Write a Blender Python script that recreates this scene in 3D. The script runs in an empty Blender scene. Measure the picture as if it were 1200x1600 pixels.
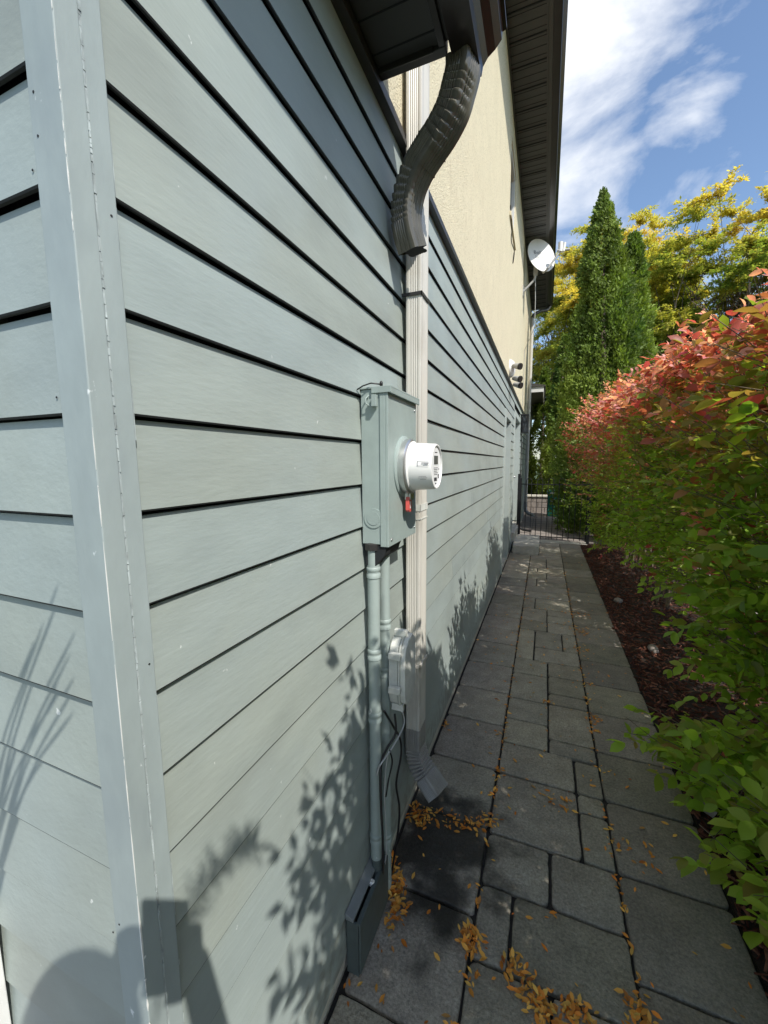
import bpy, math, random
import numpy as np
from mathutils import Vector, Matrix
R_ = math.radians
random.seed(7)
RNG = np.random.default_rng(11)
sc = bpy.context.scene
COL = sc.collection

# ------------------------------------------------------------------ camera
CAM = Vector((0.5438, 0.0, 1.6744))
YAW, PITCH, ROLL = 0.383203, 0.123680, -0.006966
fw = Vector((-math.sin(YAW) * math.cos(PITCH), math.cos(YAW) * math.cos(PITCH), -math.sin(PITCH)))
r0 = fw.cross(Vector((0, 0, 1))).normalized()
u0 = r0.cross(fw)
rt = r0 * math.cos(ROLL) + u0 * math.sin(ROLL)
up = -r0 * math.sin(ROLL) + u0 * math.cos(ROLL)
cd = bpy.data.cameras.new('camera')
cam = bpy.data.objects.new('camera', cd)
COL.objects.link(cam)
cam.matrix_world = Matrix(((rt.x, up.x, -fw.x, CAM.x), (rt.y, up.y, -fw.y, CAM.y), (rt.z, up.z, -fw.z, CAM.z), (0, 0, 0, 1)))
cd.sensor_fit = 'VERTICAL'
cd.sensor_height = 24.0
cd.lens = 620.8 / 1600 * 24.0
cd.clip_start = 0.01
cd.clip_end = 2000
sc.camera = cam

# ------------------------------------------------------------------ light
SUN = Vector((0.5500, -0.3981, 0.7342)).normalized()
EL = math.asin(SUN.z)
AZ = math.atan2(SUN.x, SUN.y)
world = bpy.data.worlds.new('World')
sc.world = world
world.use_nodes = True
nt = world.node_tree
for n in list(nt.nodes):
    nt.nodes.remove(n)
wo = nt.nodes.new('ShaderNodeOutputWorld')
bg = nt.nodes.new('ShaderNodeBackground')
sky = nt.nodes.new('ShaderNodeTexSky')
sky.sky_type = 'NISHITA'
sky.sun_disc = False
sky.sun_elevation = EL
sky.sun_rotation = AZ
sky.air_density = 1.0
sky.dust_density = 1.0
sky.ozone_density = 1.2
tc = nt.nodes.new('ShaderNodeTexCoord')
mp = nt.nodes.new('ShaderNodeMapping')
mp.inputs['Scale'].default_value = (1.0, 1.0, 2.2)
mp.inputs['Location'].default_value = (0.9, 0.45, 0.6)
nz = nt.nodes.new('ShaderNodeTexNoise')
nz.inputs['Scale'].default_value = 3.4
nz.inputs['Detail'].default_value = 9
nz.inputs['Roughness'].default_value = 0.56
nz.inputs['Distortion'].default_value = 0.35
cr = nt.nodes.new('ShaderNodeValToRGB')
cr.color_ramp.elements[0].position = 0.55
cr.color_ramp.elements[1].position = 0.80
# a bank of cloud high over the house roof line
vm = nt.nodes.new('ShaderNodeVectorMath'); vm.operation = 'DOT_PRODUCT'
BANK = (fw * 1.0 + rt * 0.38 + up * 1.28).normalized()
vm.inputs[1].default_value = BANK
mr = nt.nodes.new('ShaderNodeMapRange')
mr.inputs['From Min'].default_value = 0.945
mr.inputs['From Max'].default_value = 1.0
mr.inputs['To Min'].default_value = 0.0
mr.inputs['To Max'].default_value = 0.30
ad = nt.nodes.new('ShaderNodeMath'); ad.operation = 'ADD'
mix = nt.nodes.new('ShaderNodeMixRGB')
mix.inputs[2].default_value = (9.5, 9.7, 10.0, 1)
L = nt.links.new
L(tc.outputs['Generated'], mp.inputs['Vector'])
L(mp.outputs[0], nz.inputs['Vector'])
L(tc.outputs['Generated'], vm.inputs[0])
L(vm.outputs['Value'], mr.inputs['Value'])
L(nz.outputs['Fac'], ad.inputs[0])
L(mr.outputs[0], ad.inputs[1])
prev = ad.outputs[0]
for (a_, b_, lo_, amt_) in ((.70, .84, .992, .09), (.79, 1.03, .9975, .13), (.50, .78, .994, .07)):   # small puffs to the right
    v2 = nt.nodes.new('ShaderNodeVectorMath'); v2.operation = 'DOT_PRODUCT'; v2.inputs[1].default_value = (fw + rt * a_ + up * b_).normalized()
    r2 = nt.nodes.new('ShaderNodeMapRange'); r2.inputs['From Min'].default_value = lo_; r2.inputs['From Max'].default_value = 1; r2.inputs['To Max'].default_value = amt_
    a2 = nt.nodes.new('ShaderNodeMath'); a2.operation = 'ADD'
    L(tc.outputs['Generated'], v2.inputs[0]); L(v2.outputs['Value'], r2.inputs['Value']); L(prev, a2.inputs[0]); L(r2.outputs[0], a2.inputs[1]); prev = a2.outputs[0]
L(prev, cr.inputs['Fac'])
L(cr.outputs['Color'], mix.inputs[0])
tint = nt.nodes.new('ShaderNodeVectorMath'); tint.operation = 'MULTIPLY'; tint.inputs[1].default_value = (1.55, 1.64, 1.70)
L(sky.outputs[0], tint.inputs[0]); L(tint.outputs[0], mix.inputs[1])
L(mix.outputs[0], bg.inputs['Color'])
bg.inputs['Strength'].default_value = 0.102
L(bg.outputs[0], wo.inputs['Surface'])
sd = bpy.data.lights.new('sun', 'SUN')
sd.energy = 4.4
sd.angle = R_(0.53)
sd.color = (1.0, 0.955, 0.88)
so = bpy.data.objects.new('sun', sd)
COL.objects.link(so)
so.rotation_euler = SUN.to_track_quat('Z', 'Y').to_euler()
sc.view_settings.view_transform = 'Standard'
sc.view_settings.look = 'None'
sc.view_settings.gamma = 1
sc.view_settings.exposure = 0.27
sc.cycles.max_bounces = 8
sc.cycles.transparent_max_bounces = 8

# ------------------------------------------------------------------ materials
MATS = {}
def nodes(name):
    m = bpy.data.materials.new(name); m.use_nodes = True
    t = m.node_tree
    return m, t, t.nodes['Principled BSDF'], t.nodes['Material Output']

def mat(name, base, rough=0.6, metal=0.0, var=0.0, scale=8.0, stretch=(1, 1, 1), bump=0.0, bscale=60.0, bstretch=None,
        spots=None, spec=0.5, dirt=None):
    """paint/stone/metal with slow colour variation, fine bump, optional specks and stains"""
    if name in MATS: return MATS[name]
    m, t, b, o = nodes(name)
    lk = t.links.new
    co = t.nodes.new('ShaderNodeTexCoord')
    mp = t.nodes.new('ShaderNodeMapping'); mp.inputs['Scale'].default_value = stretch
    lk(co.outputs['Object'], mp.inputs['Vector'])
    n = t.nodes.new('ShaderNodeTexNoise'); n.inputs['Scale'].default_value = scale; n.inputs['Detail'].default_value = 8
    n.inputs['Roughness'].default_value = 0.65
    lk(mp.outputs[0], n.inputs['Vector'])
    mr = t.nodes.new('ShaderNodeMapRange'); mr.inputs['From Min'].default_value = .3; mr.inputs['From Max'].default_value = .7
    mr.inputs['To Min'].default_value = 1 - var; mr.inputs['To Max'].default_value = 1 + var
    lk(n.outputs['Fac'], mr.inputs['Value'])
    hs = t.nodes.new('ShaderNodeVectorMath'); hs.operation = 'SCALE'
    hs.inputs[0].default_value = base[:3]
    lk(mr.outputs[0], hs.inputs['Scale'])
    cur = hs.outputs[0]
    for sp in ([spots] if spots else []) + ([dirt] if dirt else []):
        c, s, lo, hi, st = sp
        m2 = t.nodes.new('ShaderNodeMapping'); m2.inputs['Scale'].default_value = st
        lk(co.outputs['Object'], m2.inputs['Vector'])
        n2 = t.nodes.new('ShaderNodeTexNoise'); n2.inputs['Scale'].default_value = s; n2.inputs['Detail'].default_value = 4
        lk(m2.outputs[0], n2.inputs['Vector'])
        r2 = t.nodes.new('ShaderNodeMapRange'); r2.inputs['From Min'].default_value = lo; r2.inputs['From Max'].default_value = hi
        lk(n2.outputs['Fac'], r2.inputs['Value'])
        mx = t.nodes.new('ShaderNodeMixRGB'); mx.inputs[2].default_value = (*c, 1)
        lk(r2.outputs[0], mx.inputs[0]); lk(cur, mx.inputs[1])
        cur = mx.outputs[0]
    lk(cur, b.inputs['Base Color'])
    b.inputs['Roughness'].default_value = rough
    b.inputs['Metallic'].default_value = metal
    b.inputs['Specular IOR Level'].default_value = spec
    if bump:
        m3 = t.nodes.new('ShaderNodeMapping'); m3.inputs['Scale'].default_value = bstretch or stretch
        lk(co.outputs['Object'], m3.inputs['Vector'])
        n3 = t.nodes.new('ShaderNodeTexNoise'); n3.inputs['Scale'].default_value = bscale; n3.inputs['Detail'].default_value = 6
        lk(m3.outputs[0], n3.inputs['Vector'])
        bp = t.nodes.new('ShaderNodeBump'); bp.inputs['Strength'].default_value = 1.0; bp.inputs['Distance'].default_value = bump
        lk(n3.outputs['Fac'], bp.inputs['Height']); lk(bp.outputs[0], b.inputs['Normal'])
    MATS[name] = m
    return m

def leafmat(name, trans=0.35, rough=0.45, spec=0.4):
    """leaf colour comes from the mesh attribute; light passes partly through"""
    m, t, b, o = nodes(name)
    lk = t.links.new
    a = t.nodes.new('ShaderNodeAttribute'); a.attribute_name = 'leafcol'
    lk(a.outputs['Color'], b.inputs['Base Color'])
    b.inputs['Roughness'].default_value = rough
    b.inputs['Specular IOR Level'].default_value = spec
    tr = t.nodes.new('ShaderNodeBsdfTranslucent')
    sc_ = t.nodes.new('ShaderNodeVectorMath'); sc_.operation = 'MULTIPLY'
    sc_.inputs[1].default_value = (1.5, 1.6, 0.7)
    lk(a.outputs['Color'], sc_.inputs[0]); lk(sc_.outputs[0], tr.inputs['Color'])
    mx = t.nodes.new('ShaderNodeMixShader'); mx.inputs[0].default_value = trans
    lk(b.outputs[0], mx.inputs[1]); lk(tr.outputs[0], mx.inputs[2]); lk(mx.outputs[0], o.inputs['Surface'])
    return m

M_SIDE = mat('painted_fibre_cement', (.308, .352, .328), .55, var=.08, scale=5, stretch=(1, .6, 2), bump=.0007, bscale=70, bstretch=(1, .35, 1.6),
             spots=((.62, .65, .63), 34, .735, .76, (1, 1, 1)), dirt=((.24, .275, .26), 3.2, .48, .80, (1, .8, 1.6)))
def sidemat(m):
    t = m.node_tree; b = t.nodes['Principled BSDF']; lk = t.links.new
    src = b.inputs['Base Color'].links[0].from_socket
    at = t.nodes.new('ShaderNodeAttribute'); at.attribute_name = 'leafcol'
    mu = t.nodes.new('ShaderNodeVectorMath'); mu.operation = 'MULTIPLY'
    lk(src, mu.inputs[0]); lk(at.outputs['Color'], mu.inputs[1])
    co = t.nodes.new('ShaderNodeTexCoord'); n = t.nodes.new('ShaderNodeTexNoise'); n.inputs['Scale'].default_value = 2.1; n.inputs['Detail'].default_value = 7; n.inputs['Distortion'].default_value = .6
    lk(co.outputs['Object'], n.inputs['Vector'])
    r = t.nodes.new('ShaderNodeMapRange'); r.inputs['From Min'].default_value = .42; r.inputs['From Max'].default_value = .72; r.inputs['To Max'].default_value = .55
    lk(n.outputs['Fac'], r.inputs['Value'])
    mx = t.nodes.new('ShaderNodeMixRGB'); mx.inputs[2].default_value = (.325, .385, .385, 1)   # bluish patches: sky sheen painted into the board colour
    lk(r.outputs[0], mx.inputs[0]); lk(mu.outputs[0], mx.inputs[1]); lk(mx.outputs[0], b.inputs['Base Color'])
    # dried splash dirt close to the ground
    sx = t.nodes.new('ShaderNodeSeparateXYZ'); lk(co.outputs['Object'], sx.inputs[0])
    n2 = t.nodes.new('ShaderNodeTexNoise'); n2.inputs['Scale'].default_value = 24; n2.inputs['Detail'].default_value = 6; lk(co.outputs['Object'], n2.inputs['Vector'])
    ma = t.nodes.new('ShaderNodeMath'); ma.operation = 'MULTIPLY_ADD'; ma.inputs[1].default_value = .9; lk(n2.outputs['Fac'], ma.inputs[0]); lk(sx.outputs['Z'], ma.inputs[2])
    r2 = t.nodes.new('ShaderNodeMapRange'); r2.inputs['From Min'].default_value = .42; r2.inputs['From Max'].default_value = .66; r2.inputs['To Min'].default_value = .65; r2.inputs['To Max'].default_value = 0
    lk(ma.outputs[0], r2.inputs['Value'])
    m2 = t.nodes.new('ShaderNodeMixRGB'); m2.inputs[2].default_value = (.17, .16, .13, 1)
    lk(r2.outputs[0], m2.inputs[0]); lk(mx.outputs[0], m2.inputs[1]); lk(m2.outputs[0], b.inputs['Base Color'])
sidemat(M_SIDE)
M_SIDE_PLAIN = mat('painted_boards_plain', (.38, .425, .40), .5, var=.05, scale=5)
M_TRIM = mat('painted_trim', (.315, .368, .365), .60, var=.10, scale=7, stretch=(1, 1, .5), bump=.0007, bscale=50, bstretch=(1, 1, .4),
             spots=((.66, .70, .70), 42, .72, .75, (1, 1, .6)), dirt=((.22, .26, .28), 5, .58, .85, (1, 1, .5)))
M_CAULK = mat('cracked_caulk', (.36, .41, .41), .6, var=.5, scale=60, stretch=(1, 1, .4), bump=.002, bscale=120)
M_GAP = mat('dark_gap', (.012, .014, .016), .8)
M_LAPSHADE = mat('painted_lap_shade', (.016, .018, .018), .8, var=.3, scale=30)  # shadow line under each lap, painted near black on underside and lower edge
M_CHIP = mat('bare_primer', (.78, .78, .74), .7, var=.1)
M_STUC = mat('cream_stucco', (.66, .595, .425), .9, var=.05, scale=3, bump=.007, bscale=150, bstretch=(1, 1, 1),
             spots=((.42, .37, .25), 95, .56, .68, (1, 1, 1)), dirt=((.56, .49, .34), 12, .56, .85, (1, 1, .3)))
M_BROWN = mat('dark_aluminium', (.030, .028, .027), .40, var=.1, scale=5)
M_SOFF = mat('dark_soffit', (.050, .050, .048), .55, var=.12, scale=4)
M_GUT = mat('dark_gutter', (.020, .016, .015), .28, var=.2, scale=6)
M_SPOUT = mat('dark_spout', (.105, .098, .078), .27, var=.25, scale=9, dirt=((.09, .085, .075), 20, .5, .8, (1, 1, .3)))
M_DS = mat('cream_downspout', (.555, .535, .480), .42, var=.06, scale=6, stretch=(1, 1, .3), dirt=((.40, .37, .32), 9, .55, .85, (1, 1, .4)))
M_DSG = mat('grey_spout_elbow', (.27, .265, .25), .30, var=.15, scale=12)
M_BOX = mat('painted_steel_box', (.300, .362, .342), .50, var=.10, scale=9, bump=.0004, bscale=50, dirt=((.25, .30, .29), 6, .55, .85, (1, 1, .5)))
M_COND = mat('painted_conduit', (.315, .375, .355), .5, var=.08, scale=10, bump=.0005, bscale=60, spots=((.62, .65, .62), 40, .70, .73, (1, 1, .5)))
M_ALU = mat('zinc_metal', (.60, .60, .59), .30, metal=.85, var=.15, scale=20)
M_METW = mat('white_meter_plastic', (.80, .80, .78), .28, var=.03, scale=10)
M_FACE = mat('meter_face', (.86, .87, .87), .3)
M_LCD = mat('lcd_display', (.11, .12, .115), .25)
M_INK = mat('black_ink', (.04, .04, .045), .6)
M_INKG = mat('grey_ink', (.30, .30, .31), .6)
M_RED = mat('red_plastic_seal', (.62, .10, .085), .3, var=.1, scale=40)
M_BLK = mat('black_iron', (.010, .010, .011), .45)
M_CABD = mat('black_cable', (.012, .012, .013), .4)
M_CABW = mat('grey_cable', (.42, .43, .42), .45)
M_JBOX = mat('chalky_grey_plastic', (.60, .61, .56), .7, var=.2, scale=12, bump=.0012, bscale=60, dirt=((.66, .68, .64), 9, .5, .65, (1, 1, 1)))
M_DGB = mat('dark_green_box', (.075, .095, .092), .5, var=.15, scale=20, bump=.0005, bscale=70)
M_GREYM = mat('grey_lid', (.19, .21, .215), .5, var=.15, scale=14)
M_STONE = mat('limestone_step', (.47, .45, .39), .9, var=.18, scale=11, bump=.006, bscale=40)
M_BRICK = mat('red_brick', (.22, .12, .09), .9, var=.3, scale=18, bump=.003, bscale=60)
M_DISHM = mat('dish_white', (.74, .73, .69), .45, var=.05, scale=8)
M_DISHG = mat('dish_arm_grey', (.33, .33, .32), .45, var=.1)
M_GREEN = mat('green_bin_plastic', (.012, .16, .115), .4, var=.1)
M_GLASS = mat('window_dark_glass', (.03, .035, .04), .06, spec=.8)
M_WHITE = mat('white_paint', (.72, .72, .70), .5, var=.05)
M_DOOR = mat('door_paint', (.21, .25, .25), .5, var=.05)
M_BARK = mat('grey_bark', (.13, .10, .075), .9, var=.35, scale=26, stretch=(1, 1, .3), bump=.006, bscale=70)
M_TWIG = mat('twig_bark', (.16, .125, .08), .9, var=.3, scale=30)
M_SHING = mat('roof_shingle', (.07, .065, .06), .95, var=.3, scale=40, bump=.004)
M_SKIN = mat('skin', (.45, .27, .19), .5)
M_JACKET = mat('dark_fabric', (.05, .06, .09), .9, var=.1, scale=40)
M_TROU = mat('denim', (.05, .07, .12), .9)
M_HAIR = mat('dark_hair', (.03, .02, .015), .7)
M_LEAF = leafmat('shrub_leaf', .50)
M_CED = leafmat('cedar_spray', .30, .6, .3)
M_LOC = leafmat('locust_leaf', .58, .6, .3)
M_FALL = leafmat('dry_leaf', .10, .6, .3)
M_MULCH = leafmat('wood_chip', .0, .85, .2)
M_PLUME = mat('grass_plume', (.42, .36, .25), .9)

# paving: charcoal textured concrete, slab-by-slab tone, soaked patch below the spout
def pavemat():
    m, t, b, o = nodes('charcoal_paver')
    lk = t.links.new
    co = t.nodes.new('ShaderNodeTexCoord')
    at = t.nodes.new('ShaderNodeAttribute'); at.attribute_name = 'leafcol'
    n = t.nodes.new('ShaderNodeTexNoise'); n.inputs['Scale'].default_value = 95; n.inputs['Detail'].default_value = 7; n.inputs['Roughness'].default_value = .75
    n1 = t.nodes.new('ShaderNodeTexNoise'); n1.inputs['Scale'].default_value = 7; n1.inputs['Detail'].default_value = 8; n1.inputs['Roughness'].default_value = .7
    lk(co.outputs['Object'], n.inputs['Vector']); lk(co.outputs['Object'], n1.inputs['Vector'])
    r = t.nodes.new('ShaderNodeMapRange'); r.inputs['From Min'].default_value = .35; r.inputs['From Max'].default_value = .72
    r.inputs['To Min'].default_value = .62; r.inputs['To Max'].default_value = 1.45
    lk(n.outputs['Fac'], r.inputs['Value'])
    r1 = t.nodes.new('ShaderNodeMapRange'); r1.inputs['From Min'].default_value = .3; r1.inputs['From Max'].default_value = .7
    r1.inputs['To Min'].default_value = .72; r1.inputs['To Max'].default_value = 1.25
    lk(n1.outputs['Fac'], r1.inputs['Value'])
    mu = t.nodes.new('ShaderNodeMath'); mu.operation = 'MULTIPLY'
    lk(r.outputs[0], mu.inputs[0]); lk(r1.outputs[0], mu.inputs[1])
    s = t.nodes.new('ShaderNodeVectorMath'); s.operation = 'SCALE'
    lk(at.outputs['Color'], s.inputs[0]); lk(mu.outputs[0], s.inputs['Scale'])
    # wet stain
    sp = t.nodes.new('ShaderNodeVectorMath'); sp.operation = 'SUBTRACT'; sp.inputs[1].default_value = (.15, 1.53, 0)
    lk(co.outputs['Object'], sp.inputs[0])
    sp2 = t.nodes.new('ShaderNodeVectorMath'); sp2.operation = 'MULTIPLY'; sp2.inputs[1].default_value = (1 / .32, 1 / .34, 0)
    lk(sp.outputs[0], sp2.inputs[0])
    ln = t.nodes.new('ShaderNodeVectorMath'); ln.operation = 'LENGTH'
    lk(sp2.outputs[0], ln.inputs[0])
    n5 = t.nodes.new('ShaderNodeTexNoise'); n5.inputs['Scale'].default_value = 6; n5.inputs['Detail'].default_value = 5
    lk(co.outputs['Object'], n5.inputs['Vector'])
    ma = t.nodes.new('ShaderNodeMath'); ma.operation = 'MULTIPLY_ADD'; ma.inputs[1].default_value = 2.6; ma.inputs[2].default_value = -1.3
    lk(n5.outputs['Fac'], ma.inputs[0])
    ad = t.nodes.new('ShaderNodeMath'); ad.operation = 'ADD'
    lk(ln.outputs['Value'], ad.inputs[0]); lk(ma.outputs[0], ad.inputs[1])
    wr = t.nodes.new('ShaderNodeMapRange'); wr.interpolation_type = 'SMOOTHSTEP'
    wr.inputs['From Min'].default_value = .45; wr.inputs['From Max'].default_value = 1.25
    wr.inputs['To Min'].default_value = .09; wr.inputs['To Max'].default_value = 1
    lk(ad.outputs[0], wr.inputs['Value'])
    s2 = t.nodes.new('ShaderNodeVectorMath'); s2.operation = 'SCALE'
    lk(s.outputs[0], s2.inputs[0]); lk(wr.outputs[0], s2.inputs['Scale'])
    lk(s2.outputs[0], b.inputs['Base Color'])
    rr = t.nodes.new('ShaderNodeMapRange'); rr.inputs['To Min'].default_value = .5; rr.inputs['To Max'].default_value = .85
    rr.inputs['From Min'].default_value = .13; rr.inputs['From Max'].default_value = 1
    lk(wr.outputs[0], rr.inputs['Value']); lk(rr.outputs[0], b.inputs['Roughness'])
    n6 = t.nodes.new('ShaderNodeTexNoise'); n6.inputs['Scale'].default_value = 28; n6.inputs['Detail'].default_value = 9; n6.inputs['Roughness'].default_value = .7
    lk(co.outputs['Object'], n6.inputs['Vector'])
    bp = t.nodes.new('ShaderNodeBump'); bp.inputs['Distance'].default_value = .012; bp.inputs['Strength'].default_value = 1
    lk(n6.outputs['Fac'], bp.inputs['Height']); lk(bp.outputs[0], b.inputs['Normal'])
    return m
M_PAVE = pavemat()
M_SAND = mat('joint_sand', (.028, .026, .023), .95, var=.4, scale=60, bump=.004, bscale=90)
M_SOIL = mat('dark_soil', (.030, .018, .013), .95, var=.4, scale=30, bump=.02, bscale=50)
M_GRASS = mat('lawn', (.06, .09, .03), .95, var=.3, scale=6, bump=.02, bscale=60)
M_FARP = mat('far_paving', (.23, .20, .18), .9, var=.15, scale=6, bump=.004, bscale=40)

# ------------------------------------------------------------------ helpers
class MB:
    def __init__(s): s.v = []; s.f = []; s.m = []; s.c = []
    def add(s, v, f, m=0, col=None):
        o = len(s.v); s.v += [tuple(p) for p in v]
        s.f += [tuple(i + o for i in q) for q in f]
        s.m += [m] * len(f)
        s.c += [col] * len(f)
    def box(s, a, b, m=0):
        x0, y0, z0 = a; x1, y1, z1 = b
        s.add([(x0, y0, z0), (x1, y0, z0), (x1, y1, z0), (x0, y1, z0), (x0, y0, z1), (x1, y0, z1), (x1, y1, z1), (x0, y1, z1)],
              [(0, 3, 2, 1), (4, 5, 6, 7), (0, 1, 5, 4), (1, 2, 6, 5), (2, 3, 7, 6), (3, 0, 4, 7)], m)
    def prism(s, poly, axis, lo, hi, m=0):
        """poly: 2D points in the plane across the axis (x: (y,z), y: (x,z), z: (x,y))"""
        def P(p, t):
            return (t, p[0], p[1]) if axis == 0 else ((p[0], t, p[1]) if axis == 1 else (p[0], p[1], t))
        n = len(poly)
        v = [P(p, lo) for p in poly] + [P(p, hi) for p in poly]
        f = [(i, (i + 1) % n, n + (i + 1) % n, n + i) for i in range(n)] + [tuple(reversed(range(n))), tuple(range(n, 2 * n))]
        s.add(v, f, m)
    def rings(s, rs, m=0, closed=True, caps=True):
        n = len(rs[0]); v = [p for r in rs for p in r]; f = []
        for k in range(len(rs) - 1):
            for i in range(n if closed else n - 1):
                j = (i + 1) % n
                f.append((k * n + i, k * n + j, (k + 1) * n + j, (k + 1) * n + i))
        if caps:
            f.append(tuple(reversed(range(n)))); f.append(tuple(range((len(rs) - 1) * n, len(rs) * n)))
        s.add(v, f, m)
    def tube(s, pts, rad, n=8, m=0, caps=True):
        pts = [Vector(p) for p in pts]
        if not hasattr(rad, '__len__'): rad = [rad] * len(pts)
        rs = []; pu = None
        for i, p in enumerate(pts):
            t = (pts[min(i + 1, len(pts) - 1)] - pts[max(i - 1, 0)]).normalized()
            a = pu if pu else (Vector((0, 0, 1)) if abs(t.z) < .9 else Vector((1, 0, 0)))
            u = (a - t * a.dot(t)).normalized(); w = t.cross(u); pu = u
            rs.append([p + (u * math.cos(q) + w * math.sin(q)) * rad[i] for q in [2 * math.pi * k / n for k in range(n)]])
        s.rings(rs, m, True, caps)
    def lathe(s, prof, c, axis='x', n=48, m=0, caps=True):
        rs = []
        for a, r in prof:
            ring = []
            for k in range(n):
                q = 2 * math.pi * k / n; u, w = r * math.cos(q), r * math.sin(q)
                ring.append((c[0] + a, c[1] + u, c[2] + w) if axis == 'x' else ((c[0] + u, c[1] + a, c[2] + w) if axis == 'y' else (c[0] + u, c[1] + w, c[2] + a)))
            rs.append(ring)
        s.rings(rs, m, True, caps)
    def build(s, name, mats, parent=None, smooth=False, bevel=0, auto=None):
        me = bpy.data.meshes.new(name); me.from_pydata(s.v, [], s.f); me.update()
        mats = mats if isinstance(mats, (list, tuple)) else [mats]
        for x in mats: me.materials.append(x)
        if len(mats) > 1: me.polygons.foreach_set('material_index', s.m)
        if any(c is not None for c in s.c):
            a = me.attributes.new('leafcol', 'FLOAT_COLOR', 'FACE')
            a.data.foreach_set('color', np.array([(*(c or (1, 1, 1)), 1) for c in s.c], dtype=np.float32).ravel())
        if smooth:
            me.polygons.foreach_set('use_smooth', [True] * len(me.polygons))
            if auto: me.set_sharp_from_angle(angle=R_(auto))
        o = bpy.data.objects.new(name, me); COL.objects.link(o)
        if parent: o.parent = parent; o.matrix_parent_inverse = Matrix.Translation(-parent.location)
        if bevel:
            bv = o.modifiers.new('bevel', 'BEVEL'); bv.width = bevel; bv.segments = 2; bv.limit_method = 'ANGLE'
        return o

def tag(o, label=None, cat=None, group=None, kind=None):
    if label: o['label'] = label
    if cat: o['category'] = cat
    if group: o['group'] = group
    if kind: o['kind'] = kind
    return o
def empty(name, loc, label, cat, group=None):
    o = bpy.data.objects.new(name, None); COL.objects.link(o); o.location = loc; o.empty_display_size = .1
    return tag(o, label, cat, group)

def npmesh(name, V, F, C, material, parent=None, smooth=False):
    """V (n,3), F (m,k) same-size faces, C (m,3) face colours"""
    me = bpy.data.meshes.new(name)
    k = F.shape[1]
    me.vertices.add(len(V)); me.vertices.foreach_set('co', V.astype(np.float32).ravel())
    me.loops.add(F.size); me.loops.foreach_set('vertex_index', F.astype(np.int32).ravel())
    me.polygons.add(len(F)); me.polygons.foreach_set('loop_start', np.arange(0, F.size, k, dtype=np.int32))
    me.update(calc_edges=True)
    a = me.attributes.new('leafcol', 'FLOAT_COLOR', 'FACE')
    a.data.foreach_set('color', np.concatenate([C, np.ones((len(C), 1))], 1).astype(np.float32).ravel())
    if smooth: me.polygons.foreach_set('use_smooth', [True] * len(F))
    me.materials.append(material)
    o = bpy.data.objects.new(name, me); COL.objects.link(o)
    if parent: o.parent = parent; o.matrix_parent_inverse = Matrix.Translation(-parent.location)
    return o

def norm(a): return a / np.maximum(np.linalg.norm(a, axis=-1, keepdims=True), 1e-9)

# leaf templates: x across, y along, z up ; (verts, quads)
T_OVATE = (np.array([(0, 0, 0), (-.15, .12, .02), (0, .14, -.03), (.15, .12, .02), (-.27, .42, .05), (0, .44, -.03), (.27, .42, .05),
                     (-.24, .70, .02), (0, .72, -.05), (.24, .70, .02), (0, 1.0, -.13)]),
           np.array([(0, 2, 1, 1), (0, 3, 2, 2), (1, 2, 5, 4), (2, 3, 6, 5), (4, 5, 8, 7), (5, 6, 9, 8), (7, 8, 10, 10), (8, 9, 10, 10)]))
T_KITE = (np.array([(0, 0, 0), (-.26, .5, .07), (0, 1, -.06), (.26, .5, .07), (0, .5, -.02)]),
          np.array([(0, 4, 1), (4, 2, 1), (0, 3, 4), (3, 2, 4)]))
T_SPRAY = (np.array([(0, 0, 0), (-.30, .45, .05), (-.10, .55, 0), (-.22, .88, .03), (0, 1.0, -.02), (.20, .80, .04), (.10, .5, 0), (.32, .55, -.05)]),
           np.array([(0, 2, 1), (0, 6, 2), (2, 4, 3), (2, 6, 4), (6, 5, 4), (0, 7, 6)]))
T_LANCE = (np.array([(0, 0, 0), (-.13, .5, .03), (0, 1, 0), (.13, .5, .03)]), np.array([(0, 2, 1), (0, 3, 2)]))
def tri(T):
    f = []
    for q in T[1]:
        q = list(q)
        if len(q) == 4 and q[2] == q[3]: f.append(q[:3])
        elif len(q) == 4: f += [[q[0], q[1], q[2]], [q[0], q[2], q[3]]]
        else: f.append(q)
    return T[0], np.array(f)

def leafmesh(name, P, D, U, S, Cc, T, material, parent=None, smooth=False, wid=1.0):
    """P base, D direction, U approx normal, S length, Cc colour per leaf"""
    tv, tf = tri(T)
    D = norm(D); X = norm(np.cross(D, U)); Z = np.cross(X, D)
    n = len(P); k = len(tv)
    V = P[:, None, :] + S[:, None, None] * (tv[None, :, 0:1] * wid * X[:, None, :] + tv[None, :, 1:2] * D[:, None, :] + tv[None, :, 2:3] * Z[:, None, :])
    F = (tf[None] + (np.arange(n) * k)[:, None, None]).reshape(-1, 3)
    C = np.repeat(Cc, len(tf), axis=0)
    return npmesh(name, V.reshape(-1, 3), F, C, material, parent, smooth)

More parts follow.
